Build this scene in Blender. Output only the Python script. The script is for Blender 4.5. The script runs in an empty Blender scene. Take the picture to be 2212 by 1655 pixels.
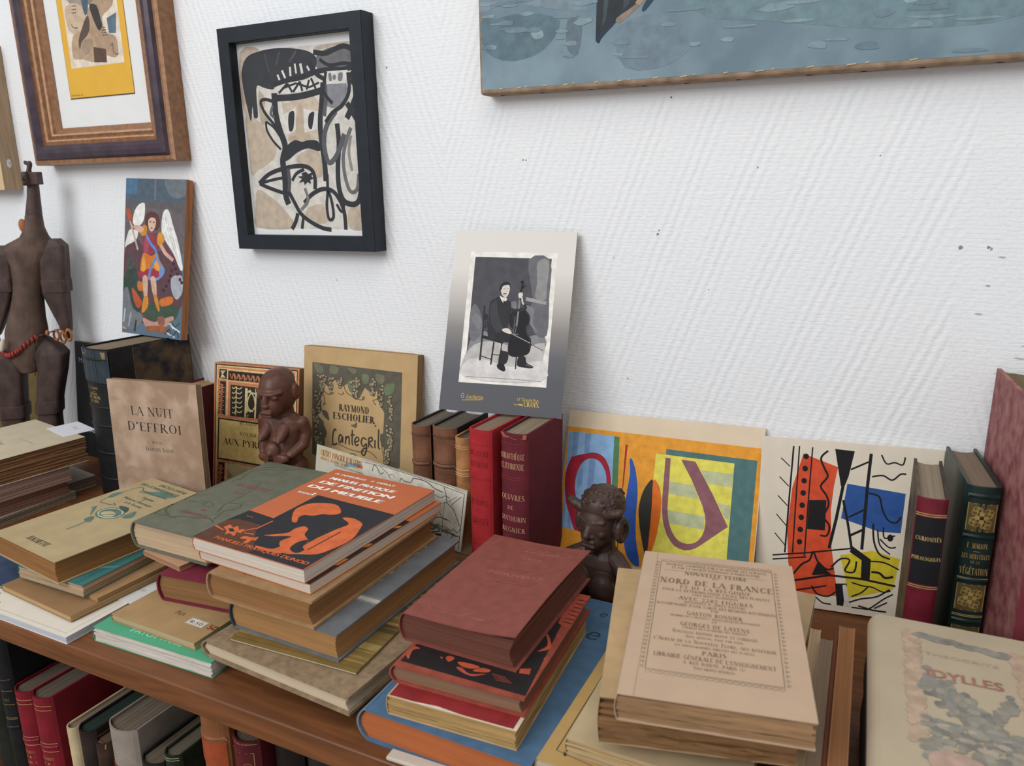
import bpy, math, random
from mathutils import Matrix, Vector
from mathutils.geometry import tessellate_polygon
random.seed(11)
sc=bpy.context.scene
COL=sc.collection
R=math.radians
# ---------------------------------------------------------------- camera, light, exposure
PS,TH,RO=-0.452187,0.257126,-0.00876
fw=Vector((math.sin(PS)*math.cos(TH),math.cos(PS)*math.cos(TH),-math.sin(TH)))
rt=Vector((math.cos(PS),-math.sin(PS),0)); up=rt.cross(fw)
r2=rt*math.cos(RO)+up*math.sin(RO); u2=up*math.cos(RO)-rt*math.sin(RO)
cd=bpy.data.cameras.new('camera'); cam=bpy.data.objects.new('camera',cd); COL.objects.link(cam)
cam.matrix_world=Matrix(((r2.x,u2.x,-fw.x,0),(r2.y,u2.y,-fw.y,-0.95),(r2.z,u2.z,-fw.z,0.5029),(0,0,0,1)))
cd.sensor_width=36; cd.lens=36*1700.77/2212; cd.clip_start=.02
cd.dof.use_dof=True; cd.dof.focus_distance=1.0; cd.dof.aperture_fstop=8.5
sc.camera=cam
sc.view_settings.view_transform='Standard'; sc.view_settings.look='None'
sc.view_settings.exposure=-0.08; sc.view_settings.gamma=1
sc.view_settings.use_curve_mapping=False
wd=bpy.data.worlds.new('world'); sc.world=wd; wd.use_nodes=True
wd.node_tree.nodes['Background'].inputs[0].default_value=(.93,.96,1,1)
wd.node_tree.nodes['Background'].inputs[1].default_value=.52
def area(name,loc,to,sx,sy,power,col):
    l=bpy.data.lights.new(name,'AREA'); l.shape='RECTANGLE'; l.size=sx; l.size_y=sy; l.energy=power; l.color=col
    o=bpy.data.objects.new(name,l); COL.objects.link(o); o.location=loc
    o.rotation_euler=(Vector(to)-Vector(loc)).to_track_quat('-Z','Y').to_euler(); return o
area('window_daylight',(-1.45,-3.1,2.05),(-.4,0,.25),2.2,1.8,78,(.98,.99,1))
area('ceiling_lamp',(.2,-1.4,2.5),(-.3,-.1,0),1.5,1.0,15,(1,.94,.86))
# ---------------------------------------------------------------- materials
def lin(h):
    o=[]
    for i in (0,2,4):
        c=int(h[i:i+2],16)/255; o.append(c/12.92 if c<=.04045 else ((c+.055)/1.055)**2.4)
    return o
MC={}
def mat(h,rough=.75,kind='plain',n=.12,ns=30,bump=0,h2=None,metal=0):
    key=(h,rough,kind,n,ns,bump,h2,metal)
    if key in MC: return MC[key]
    m=bpy.data.materials.new(kind+'_'+h); m.use_nodes=True; MC[key]=m
    nt=m.node_tree; N=nt.nodes; Lk=nt.links.new; b=N['Principled BSDF']
    b.inputs['Roughness'].default_value=rough; b.inputs['Metallic'].default_value=metal
    c=lin(h)
    if kind=='ink':
        b.inputs['Base Color'].default_value=(*c,1); b.inputs['Specular IOR Level'].default_value=.25
        if not n: return m
    tc=N.new('ShaderNodeTexCoord'); src=tc.outputs['Object']
    def noise(scale,det=4,sv=None,dist=0):
        t=N.new('ShaderNodeTexNoise'); t.inputs['Scale'].default_value=scale; t.inputs['Detail'].default_value=det; t.inputs['Distortion'].default_value=dist
        if sv:
            mp=N.new('ShaderNodeMapping'); mp.inputs['Scale'].default_value=sv; Lk(src,mp.inputs[0]); Lk(mp.outputs[0],t.inputs['Vector'])
        else: Lk(src,t.inputs['Vector'])
        return t.outputs['Fac']
    def ramp(f,a,bb,lo=.35,hi=.65):
        r=N.new('ShaderNodeValToRGB'); e=r.color_ramp.elements
        e[0].position=lo;e[0].color=(*a,1);e[1].position=hi;e[1].color=(*bb,1); Lk(f,r.inputs[0]); return r.outputs[0]
    def mix(f,a,bb):
        x=N.new('ShaderNodeMix'); x.data_type='RGBA'
        if isinstance(f,float): x.inputs[0].default_value=f
        else: Lk(f,x.inputs[0])
        Lk(a,x.inputs[6]); Lk(bb,x.inputs[7]); return x.outputs[2]
    dk=[v*(1-n) for v in c]; lt=[min(1,v*(1+n*.7)) for v in c]
    if h2: dk=lin(h2)
    sv=None
    if kind=='pages': sv=(6,6,ns*28)
    elif kind=='wood': sv=(1.2,14,14)
    elif kind=='woodv': sv=(14,14,1.2)
    f=noise(ns if kind!='pages' else 1,5,sv,1.2 if kind in('wood','woodv') else 0)
    col=ramp(f,dk,lt)
    if kind in('paper','pages'):
        f2=noise(9,3); col2=ramp(f2,[v*(1-n*.5) for v in c],c,.4,.7); col=mix(.5,col,col2)
    if kind=='stain':
        f2=noise(14,6,None,.6); col=mix(ramp(f2,(0,0,0),(1,1,1),.52,.6),col,ramp(f,lin(h2),lin(h2)))
    if kind=='marble':
        f2=noise(210,4,None,.6); col=mix(ramp(f2,(0,0,0),(1,1,1),.63,.7),col,ramp(f,lin(h2),lin(h2)))
    Lk(col,b.inputs['Base Color'])
    if kind=='cloth':
        w=N.new('ShaderNodeTexWave'); w.inputs['Scale'].default_value=260; w.inputs['Distortion'].default_value=1.5
        mp=N.new('ShaderNodeMapping'); mp.inputs['Rotation'].default_value=(.3,.2,.7); Lk(src,mp.inputs[0]); Lk(mp.outputs[0],w.inputs['Vector'])
        bf=w.outputs['Fac']; bump=bump or .25
        col=mix(.13,col,ramp(bf,[v*.6 for v in c],lt,.2,.8)); Lk(col,b.inputs['Base Color'])
    else: bf=f
    if bump:
        bp=N.new('ShaderNodeBump'); bp.inputs['Strength'].default_value=bump; bp.inputs['Distance'].default_value=.002
        Lk(bf,bp.inputs['Height']); Lk(bp.outputs[0],b.inputs['Normal'])
    b.inputs['Specular IOR Level'].default_value=.3
    return m
def ink(h): return mat(h,.65,'ink',.14,90)
def paper(h,n=.12): return mat(h,.8,'paper',n,40)
def cloth(h,n=.12): return mat(h,.8,'cloth',n,60)
def leather(h,n=.3,rough=.5): return mat(h,rough,'plain',n,45,.3)
def pages(h,n=.28,ns=14): return mat(h,.85,'pages',n,ns,.25)
# ---------------------------------------------------------------- mesh builder
class MB:
    def __init__(s): s.v=[];s.f=[];s.mi=[];s.ms=[]
    def slot(s,m):
        if m not in s.ms: s.ms.append(m)
        return s.ms.index(m)
    def add(s,v,f,m):
        o=len(s.v); s.v+=[tuple(p) for p in v]; i=s.slot(m)
        for q in f: s.f.append([k+o for k in q]); s.mi.append(i)
    def box(s,a,b,m,j=None):
        x0,y0,z0=a;x1,y1,z1=b
        v=[(x0,y0,z0),(x1,y0,z0),(x1,y1,z0),(x0,y1,z0),(x0,y0,z1),(x1,y0,z1),(x1,y1,z1),(x0,y1,z1)]
        s.add(v,[(3,2,1,0),(4,5,6,7),(0,1,5,4),(1,2,6,5),(2,3,7,6),(3,0,4,7)],m)
    def grid(s,fn,na,nb,m,flip=False):
        v=[fn(i/na,j/nb) for j in range(nb+1) for i in range(na+1)]
        f=[]
        for j in range(nb):
            for i in range(na):
                k=j*(na+1)+i; q=(k,k+1,k+na+2,k+na+1); f.append(q[::-1] if flip else q)
        s.add(v,f,m)
    def loft(s,rings,m,close=True,cap=True):
        n=len(rings[0]); v=[p for r in rings for p in r]; f=[]
        for j in range(len(rings)-1):
            for i in range(n if close else n-1):
                k=(i+1)%n; f.append((j*n+i,j*n+k,(j+1)*n+k,(j+1)*n+i))
        if cap: f.append(tuple(range(n))[::-1]); f.append(tuple((len(rings)-1)*n+i for i in range(n)))
        s.add(v,f,m)
    def build(s,name,parent=None,smooth=False,world=None):
        me=bpy.data.meshes.new(name); me.from_pydata(s.v,[],s.f); me.update()
        for m in s.ms: me.materials.append(m)
        me.polygons.foreach_set('material_index',s.mi)
        if smooth: me.polygons.foreach_set('use_smooth',[True]*len(s.f))
        o=bpy.data.objects.new(name,me); COL.objects.link(o)
        if parent: o.parent=parent
        if world is not None: o.matrix_world=world
        return o
def bevel(o,w=.0008,seg=2,ang=40):
    b=o.modifiers.new('bevel','BEVEL'); b.width=w; b.segments=seg; b.limit_method='ANGLE'; b.angle_limit=R(ang); return o
def tag(o,label,cat,group=None,kind=None):
    if label: o['label']=label
    if cat: o['category']=cat
    if group: o['group']=group
    if kind: o['kind']=kind
    return o
def empty(name,label,cat,mw,group=None):
    o=bpy.data.objects.new(name,None); COL.objects.link(o); o.matrix_world=mw; o.empty_display_size=.02
    return tag(o,label,cat,group)
def pose(p):
    x,y,z,ya,le,ro=p
    return Matrix.Translation((x,y,z))@Matrix.Rotation(R(ya),4,'Z')@Matrix.Rotation(R(le),4,'X')@Matrix.Rotation(R(ro),4,'Y')
# ---------------------------------------------------------------- flat printing and lettering
GL={'A':'78|t8,0,39,100|T39,100,72,0|t20,36,58,36|s8,0|s72,0','B':'66|T16,0,16,100|C28,74,26,26,-90,90|C28,26,30,26,-90,90|t10,98,28,98|t16,50,28,50|t10,2,28,2',
'C':'74|C42,50,34,50,40,320','D':'80|T16,0,16,100|C30,50,42,50,-90,90|t8,98,30,98|t8,2,30,2','E':'62|T16,0,16,100|t8,98,56,98|t16,50,46,50|t8,2,58,2|t56,98,56,82|t58,2,58,18',
'F':'58|T16,0,16,100|t8,98,54,98|t16,50,44,50|t54,98,54,82|s16,0','G':'80|C42,50,34,50,45,340|T70,5,70,42|s70,42','H':'84|T16,0,16,100|T68,0,68,100|t16,50,68,50|s16,0|s16,100|s68,0|s68,100',
'I':'34|T17,0,17,100|s17,0|s17,100','J':'44|T28,15,28,100|C16,15,12,15,180,360|s28,100','K':'76|T16,0,16,100|t16,42,64,100|T32,58,68,0|s16,0|s16,100|s66,100|s68,0','L':'60|T16,0,16,100|t8,2,56,2|t56,2,56,22|s16,100',
'M':'98|t14,0,16,100|T16,100,48,5|t48,5,80,100|T82,100,84,0|s14,0|s84,0|s12,100|s86,100','N':'84|t14,0,14,100|T14,100,68,0|t68,0,68,100|s14,0|s12,100|s68,100','O':'82|C41,50,35,50,0,360','P':'62|T16,0,16,100|C28,74,28,26,-90,90|t8,98,28,98|t16,48,28,48|s16,0',
'Q':'82|C41,50,35,50,0,360|T48,20,76,-12','R':'74|T16,0,16,100|C28,74,27,26,-90,90|t8,98,28,98|t16,48,36,48|T36,48,66,0|s16,0|s68,0','S':'58|C28,75,20,25,30,240|C30,25,22,25,-150,60|T16,62,44,38',
'T':'70|T35,0,35,100|t4,98,66,98|t4,98,4,80|t66,98,66,80|s35,0','U':'80|T16,35,16,100|C40,35,24,35,180,360|t64,35,64,100|s16,100|s64,100','V':'76|T8,100,38,0|t38,0,68,100|s8,100|s68,100','W':'106|T8,100,32,0|t32,0,54,100|T54,100,78,0|t78,0,98,100|s8,100|s98,100',
'X':'76|T8,100,66,0|t10,0,64,100|s8,100|s66,0|s10,0|s64,100','Y':'74|T8,100,36,46|t36,46,66,100|T36,46,36,0|s8,100|s66,100|s36,0','Z':'66|t8,98,58,98|T58,98,8,2|t8,2,58,2|t58,2,58,18|t8,98,8,82',
'0':'60|C30,50,24,50,0,360','1':'40|T22,0,22,100|t22,100,8,82|s22,0','2':'60|C28,74,22,26,-30,170|t46,60,8,4|T8,4,54,4','3':'58|C26,75,20,25,-80,160|C26,26,24,26,-160,90','4':'62|t40,100,6,30|t6,30,58,30|T42,0,42,100','5':'58|t14,98,50,98|t14,98,12,54|C26,30,24,30,-150,120','6':'60|C30,30,24,30,0,360|t8,40,34,100',
'7':'56|t8,98,52,98|T52,98,20,0','8':'58|C29,75,20,24,0,360|C29,26,24,26,0,360','9':'60|C30,70,24,30,0,360|t52,60,26,0','.':'26|T10,4,16,4',',':'26|T12,6,8,-10',"'":'26|T13,100,11,76','-':'44|t8,40,36,40',':':'26|T10,6,16,6|T10,56,16,56','(':'36|t26,110,14,50|t14,50,26,-10',')':'36|t10,110,22,50|t22,50,10,-10','/':'44|t6,-6,38,106'}
def sub(base,ex): GL[ex[0]]=GL[base]+ex[1]
sub('E',('É','|T30,112,44,126'));sub('E',('È','|T44,112,28,126'));sub('E',('Ê','|t22,112,34,124|t34,124,46,112'));sub('C',('Ç','|T40,-4,36,-18'));sub('O',('Ö','|T28,116,30,116'))
TXT={}
def sans_mesh(s):
    if s not in TXT:
        c=bpy.data.curves.new('glyphs','FONT'); c.body=s; c.resolution_u=3
        o=bpy.data.objects.new('glyphs',c); m=bpy.data.meshes.new_from_object(o)
        TXT[s]=([v.co[:2] for v in m.vertices],[tuple(p.vertices) for p in m.polygons])
        bpy.data.objects.remove(o); bpy.data.curves.remove(c); bpy.data.meshes.remove(m)
    return TXT[s]
def serif_mesh(s,T=13,t=4.5):
    key=('serif',s,T,t)
    if key in TXT: return TXT[key]
    V=[];F=[];x=0
    def quad(p): k=len(V); V.extend(p); F.append((k,k+1,k+2,k+3))
    for ch in s:
        if ch==' ': x+=46; continue
        low=ch.islower(); d=GL.get(ch.upper()); 
        if not d: x+=40; continue
        k=.76 if low else 1.0
        adv,*st=d.split('|')
        for q in st:
            c=q[0]; a=[float(z) for z in q[1:].split(',')]
            if c in 'Tt':
                w=(T if c=='T' else t)/2; x0,y0,x1,y1=a; dx,dy=x1-x0,y1-y0; l=math.hypot(dx,dy) or 1; nx,ny=-dy/l*w,dx/l*w
                quad([(x+k*(x0+nx),k*(y0+ny)),(x+k*(x0-nx),k*(y0-ny)),(x+k*(x1-nx),k*(y1-ny)),(x+k*(x1+nx),k*(y1+ny))])
            elif c=='s':
                x0,y0=a; y0=min(max(y0,2),98); quad([(x+k*(x0-13),k*(y0-2.2)),(x+k*(x0+13),k*(y0-2.2)),(x+k*(x0+13),k*(y0+2.2)),(x+k*(x0-13),k*(y0+2.2))])
            else:
                cx,cy,rx,ry,a0,a1=a; n=max(6,int(abs(a1-a0)/18)); pr=None
                for i in range(n+1):
                    th=R(a0+(a1-a0)*i/n); w=(t+(T-t)*abs(math.cos(th))**1.6)/2; cc,ss=math.cos(th),math.sin(th)
                    cur=((x+k*(cx+cc*(rx-w*2+w)+cc*w),k*(cy+ss*ry)),(x+k*(cx+cc*(rx-2*w)),k*(cy+ss*(ry-2*w))))
                    if pr: quad([pr[0],cur[0],cur[1],pr[1]])
                    pr=cur
        x+=k*float(adv)+6
    TXT[key]=([(a/100,b/100) for a,b in V],F); return TXT[key]
def smooth_pts(p,closed,n=4):
    o=[];N=len(p)
    for i in range(N if closed else N-1):
        P=[p[(i+k)%N] if closed else p[min(max(i+k,0),N-1)] for k in(-1,0,1,2)]
        for j in range(n):
            t=j/n;o.append(tuple(.5*(2*P[1][d]+(P[2][d]-P[0][d])*t+(2*P[0][d]-5*P[1][d]+4*P[2][d]-P[3][d])*t*t+(3*P[1][d]-P[0][d]-3*P[2][d]+P[3][d])*t**3) for d in(0,1)))
    if not closed:o.append(tuple(p[-1]))
    return o
CLIP={"cello":(60,20,985,985),"nouveau":(85,10,990,990),"emblem":(20,10,990,990),"woodcut":(60,5,995,995)}
class Art:
    """prints flat coloured shapes on a surface: surf(u,v,e) gives the point at u,v metres, e above it"""
    def __init__(s,mb,surf,w,h): s.mb=mb;s.surf=surf;s.w=w;s.h=h;s.k=1
    def e(s): s.k+=1; return 1.2e-5*min(s.k,30)+3e-7*max(0,s.k-30)
    def tri(s,pts,fs,c):
        e=s.e(); s.mb.add([s.surf(x,y,e) for x,y in pts],fs,c if not isinstance(c,str) else ink(c))
    def poly(s,pts,c): s.tri(pts,[tuple(t) for t in tessellate_polygon([[Vector((x,y,0)) for x,y in pts]])],c)
    def rect(s,x0,y0,x1,y1,c,n=1):
        pts=[];f=[]
        for i in range(n+1):
            x=x0+(x1-x0)*i/n; pts+=[(x,y0),(x,y1)]
            if i: k=2*i; f.append((k-2,k,k+1,k-1))
        s.tri(pts,f,c)
    def line(s,p,w,c):
        L_=[];n=len(p)
        for i in range(n):
            a=p[max(i-1,0)];b=p[min(i+1,n-1)];dx,dy=b[0]-a[0],b[1]-a[1];l=math.hypot(dx,dy) or 1e-9
            nx,ny=-dy/l*w/2,dx/l*w/2; L_+=[(p[i][0]+nx,p[i][1]+ny),(p[i][0]-nx,p[i][1]-ny)]
        s.tri(L_,[(2*i,2*i+1,2*i+3,2*i+2) for i in range(n-1)],c)
    def frame(s,x0,y0,x1,y1,w,c):
        s.rect(x0,y0,x1,y0+w,c,4);s.rect(x0,y1-w,x1,y1,c,4);s.rect(x0,y0,x0+w,y1,c);s.rect(x1-w,y0,x1,y1,c)
    def ell(s,cx,cy,rx,ry,c,n=14):
        pts=[(cx,cy)]+[(cx+rx*math.cos(2*math.pi*i/n),cy+ry*math.sin(2*math.pi*i/n)) for i in range(n)]
        s.tri(pts,[(0,i+1,(i+1)%n+1) for i in range(n)],c)
    def ring(s,cx,cy,rx,ry,w,c,n=20):
        s.line([(cx+rx*math.cos(2*math.pi*i/n),cy+ry*math.sin(2*math.pi*i/n)) for i in range(n+1)],w,c)
    def text(s,t,x,y,size,c,font='serif',al='c',xs=1,shear=0,bold=0,width=None,T=13,rot=0):
        V,F=serif_mesh(t,T) if font=='serif' else sans_mesh(t)
        if not V: return
        x0=min(v[0] for v in V);x1=max(v[0] for v in V)
        if width: xs=width/((x1-x0)*size)
        sh={'c':(x0+x1)/2,'l':x0,'r':x1}[al]; cr,sr=math.cos(R(rot)),math.sin(R(rot))
        for dx in ([0] if not bold else [-bold,0,bold]):
            q=[((a-sh)*xs*size+b*shear*size+dx,b*size) for a,b in V]
            s.tri([(x+a*cr-b*sr,y+a*sr+b*cr) for a,b in q],F,c)
    def draw(s,name,x0=0,y0=0,w=None,h=None):
        w=w or s.w;h=h or s.h
        for k,c,n in ART[name]:
            cl=CLIP.get(name,(0,0,1000,1000))
            if k=='E': s.ell(x0+n[0]*w/1000,y0+n[1]*h/1000,n[2]*w/1000,n[3]*h/1000,c); continue
            wd=0
            if k in'LK': wd=n[0]*w/1000;n=n[1:]
            p=[(x0+n[i]*w/1000,y0+n[i+1]*h/1000) for i in range(0,len(n)-1,2)]
            X0,Y0,X1,Y1=x0+cl[0]*w/1000,y0+cl[1]*h/1000,x0+cl[2]*w/1000,y0+cl[3]*h/1000
            fit=lambda q:[(min(max(u,X0),X1),min(max(v,Y0),Y1)) for u,v in q]
            if k=='P': s.poly(fit(p),c)
            elif k=='S': s.poly(fit(smooth_pts(p,True,3)),c)
            elif k=='L': s.line(fit(smooth_pts(p,False)),wd,c)
            else: s.line(fit(p),wd,c)
    def small(s,x0,x1,y,size,c,n,seed=0):
        """one line of print too small to read: word-sized dashes"""
        rr=random.Random(seed+int(y*1e5)); x=x0
        while x<x1:
            l=size*rr.uniform(1.2,4); s.rect(x,y,min(x+l,x1),y+size*.55,c); x+=l+size*.7
# ---------------------------------------------------------------- books
MODE={'lie':((1,0,0),(0,1,0),(0,0,1)),'front':((1,0,0),(0,0,1),(0,-1,0)),'spine':((0,1,0),(0,0,1),(1,0,0)),'edge':((0,0,1),(0,1,0),(-1,0,0))}
def book(name,label,p,size,mode,cover,page,kind='hard',front=None,spine=None,back=None,fdeco=None,sdeco=None,bul=None,tc=None,sq=None,warp=None,bands=(),group=None,layers=None,wave=0,conc=None,spinemat=None,cat='book',jit=None,label_at=None,ldeco=None):
    W,L,H=size
    w,h,t={'lie':(W,L,H),'front':(W,H,L),'spine':(L,H,W),'edge':(H,L,W)}[mode]
    a,b,c=[Vector(q) for q in MODE[mode]]
    M=Matrix(((a.x,b.x,c.x,0),(a.y,b.y,c.y,0),(a.z,b.z,c.z,0),(0,0,0,1)))
    off=Matrix.Translation((0,L,0)) if mode=='front' else (Matrix.Translation((W,0,0)) if mode=='edge' else Matrix())
    root=empty(name,label,cat,pose(p)@off@M,group)
    hard=kind=='hard'
    tc=tc or (.0028 if hard else .0007); sq=.003 if sq is None and hard else (sq if sq is not None else .0004)
    bul=bul if bul is not None else (min(.007,t*.22) if hard else .0015)
    wf=warp or (lambda u,v:0)
    arc=lambda s:bul*(1-math.sin(math.pi*min(max(s,0),1)))
    fm=front or cover; sm=spinemat or spine or cover; bm=back or cover
    hinge=bul+(.003 if hard else 0)
    def board(mb,c0,c1,m,wfn):
        na,nb=(10,8) if wfn else (2,2)
        wq=wfn or (lambda u,v:0)
        A=lambda i,j:(hinge+(w-hinge)*i,h*j)
        cut=lambda u,v:(u,v)
        def P(cc):
            def g(i,j):
                u,v=A(i,j)
                return (u,v,cc+wq(u,v))
            return g
        mb.grid(P(c1),na,nb,m); mb.grid(P(c0),na,nb,m,True)
        for f,n_ in ((lambda s,q:(s,0,q),na),(lambda s,q:(s,1,q),na),(lambda s,q:(0,s,q),nb),(lambda s,q:(1,s,q),nb)):
            v=[];fs=[]
            for k in range(n_+1):
                for q in (0,1):
                    i,j,_=f(k/n_,q); u,vv=A(i,j); v.append((u,vv,(c1 if q else c0)+wq(u,vv)))
                if k: fs.append((2*k-2,2*k,2*k+1,2*k-1))
            mb.add(v,fs,m)
    def spine_strip(mb):
        n=12
        ring=[]
        for i in range(n+1): s=i/n; ring.append((arc(s)+(.003*abs(2*s-1)**6 if hard else 0),t*s+(wf(hinge,0) if s==1 else 0)))
        inn=[(min(x+tc*.8,hinge+.001),min(max(y,tc*.4),t-tc*.4)) for x,y in ring[::-1]]
        loop=ring+inn
        mb.loft([[(x,bb,y) for x,y in loop] for bb in (0,h)],sm)
    def raised(bb,par):
            mb=MB()
            pr=[(bb-.0022,0),(bb-.0012,.0013),(bb+.0012,.0013),(bb+.0022,0)]
            mb.grid(lambda i,j:(arc(i)-pr[round(j*3)][1]-1e-4,pr[round(j*3)][0],t*(.04+.92*i)),12,3,sm); mb.build('raised_band',par,True)
    def fsurf(u,v,e): return (u,v,t+wf(u,v)+e)
    def ssurf(u,v,e): return (arc(u/t)-e-2e-5,v,u)
    if hard:
        mb=MB(); board(mb,t-tc,t,fm,warp)
        if fdeco: fdeco(Art(mb,fsurf,w,h))
        o=mb.build('front_cover',root); 
        mb=MB(); board(mb,0,tc,bm,None); mb.build('back_cover',root)
        mb=MB(); spine_strip(mb)
        if sdeco: sdeco(Art(mb,ssurf,t,h))
        so=mb.build('spine',root)
        for bb in bands: raised(bb,so)
        if label_at:
            mb=MB(); y0,y1,lc=label_at; mb.grid(lambda i,j:(arc(.03+.94*i)-.0003,y0+(y1-y0)*j,t*(.03+.94*i)),12,1,lc)
            if ldeco: ldeco(Art(mb,lambda u,v,e:(arc(u/t)-e-.0004,v,u),t,h))
            mb.build('title_label',so)
    else:
        mb=MB(); board(mb,t-tc,t,fm,warp); board(mb,0,tc,bm,None); spine_strip(mb)
        if fdeco: fdeco(Art(mb,fsurf,w,h))
        if sdeco: sdeco(Art(mb,ssurf,t,h))
        mb.build('cover',root)
    # page block: a stack of slightly uneven leaves
    mb=MB(); n=layers or max(5,min(26,int(t/.0014))); rr=random.Random(len(label)*7+int(t*1e5))
    cv=(conc if conc is not None else (min(.006,t*.16) if hard else 0)); c0,c1=tc*.95,t-tc*.95
    j0=jit if jit is not None else (.0003 if kind!='raw' else .0016)
    ns=12 if wave else 2
    for i in range(n):
        s=(i+.5)/n; lo=c0+(c1-c0)*i/n; hi=c0+(c1-c0)*(i+1)/n
        a0=arc(s)+tc*.9+.0002; a1=w-sq-cv*math.sin(math.pi*s)+rr.uniform(-1,.4)*j0; b0=sq+rr.uniform(-.6,1)*j0; b1=h-sq+rr.uniform(-1,.6)*j0
        out=[]
        for k in range(ns): out.append((a0+(a1-a0)*k/ns,b0+(rr.uniform(0,1)*j0 if kind=='raw' else 0)))
        for k in range(ns): out.append((a1-(rr.uniform(0,1)*j0 if kind=='raw' else 0),b0+(b1-b0)*k/ns))
        for k in range(ns): out.append((a1+(a0-a1)*k/ns,b1))
        for k in range(ns): out.append((a0,b1+(b0-b1)*k/ns))
        wv=lambda u,v:wave*(math.sin(u*55+v*9+s*1.5)*.6+math.sin(u*120+s*5)*.4)*(1-abs(2*s-1)) if wave else 0
        pw=(lambda u,v:warp(u,v)*s*.0) if warp else (lambda u,v:0)
        mb.loft([[(u,v,q+wv(u,v)) for u,v in out] for q in (lo,hi)],page)
    mb.build('page_block',root)
    return root
def sheet(name,label,p,size,m,deco=None,cat='print',edge=None,group=None,partname=None,curve=None):
    """a card or thin panel standing with its face to the front"""
    W,L,H=size
    root=pose(p)
    mb=MB(); cv=curve or (lambda u,v:0); n=14 if curve else 1
    f=lambda y:(lambda i,j:(W*i,y+cv(W*i,H*j),H*j))
    mb.grid(f(0),n,n,m); mb.grid(f(L),n,n,edge or m,True)
    E_=edge or m
    for g in (lambda s:(W*s,0),lambda s:(W*s,H),lambda s:(0,H*s),lambda s:(W,H*s)):
        v=[];fs=[]
        for k in range(n+1):
            u,vv=g(k/n); y=cv(u,vv); v+=[(u,y,vv),(u,y+L,vv)]
            if k: fs.append((2*k-2,2*k,2*k+1,2*k-1))
        mb.add(v,fs,E_)
    if deco: deco(Art(mb,lambda u,v,e:(u,cv(u,v)-e,v),W,H))
    o=mb.build(name,None,world=root); return tag(o,label,cat,group)
# ---------------------------------------------------------------- carved forms
def ball(mb,c,r,m,n=14,rot=None):
    rings=[];Rm=rot or Matrix.Identity(3)
    for j in range(1,n):
        th=math.pi*j/n; ring=[]
        for i in range(2*n):
            ph=math.pi*i/n; q=Rm@Vector((r[0]*math.sin(th)*math.cos(ph),r[1]*math.sin(th)*math.sin(ph),-r[2]*math.cos(th)))
            ring.append((c[0]+q.x,c[1]+q.y,c[2]+q.z))
        rings.append(ring)
    mb.loft(rings,m)
def limb(mb,pts,m,n=14):
    """a tapering limb through points (x,y,z,r) with round ends"""
    for x,y,z,r in (pts[0],pts[-1]): ball(mb,(x,y,z),(r,r,r),m,8)
    for (a,b) in zip(pts,pts[1:]):
        A,B=Vector(a[:3]),Vector(b[:3]); d=(B-A).normalized(); s=d.orthogonal().normalized(); t=d.cross(s); rings=[]
        for q,rad in ((A,a[3]),(B,b[3])): rings.append([tuple(q+rad*(s*math.cos(2*math.pi*i/n)+t*math.sin(2*math.pi*i/n))) for i in range(n)])
        mb.loft(rings,m); ball(mb,b[:3],(b[3],)*3,m,8)
def sect(mb,st,m,n=20,e=2.6):
    """loft of rounded rectangles: stations (x,y,z,half width,half depth)"""
    rings=[]
    for x,y,z,a,b in st:
        r=[]
        for i in range(n):
            th=2*math.pi*i/n; c,s=math.cos(th),math.sin(th)
            r.append((x+a*math.copysign(abs(c)**(2/e),c),y+b*math.copysign(abs(s)**(2/e),s),z))
        rings.append(r)
    mb.loft(rings,m)
def carve(o,vox=.0016,it=3):
    r=o.modifiers.new('union','REMESH'); r.mode='VOXEL'; r.voxel_size=vox; r.use_smooth_shade=True
    s=o.modifiers.new('soften','SMOOTH'); s.iterations=it; s.factor=.5; return o
def frame(mb,W,H,prof,m_of):
    """mitred moulding; prof=(inset,height toward the room); material per strip"""
    for k in range(len(prof)-1):
        (d0,h0),(d1,h1)=prof[k],prof[k+1]
        a=[(d0,-h0,d0),(W-d0,-h0,d0),(W-d0,-h0,H-d0),(d0,-h0,H-d0)]; b=[(d1,-h1,d1),(W-d1,-h1,d1),(W-d1,-h1,H-d1),(d1,-h1,H-d1)]
        for i in range(4):
            j=(i+1)%4; mb.add([a[i],a[j],b[j],b[i]],[(0,1,2,3)],m_of[k])
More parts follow.
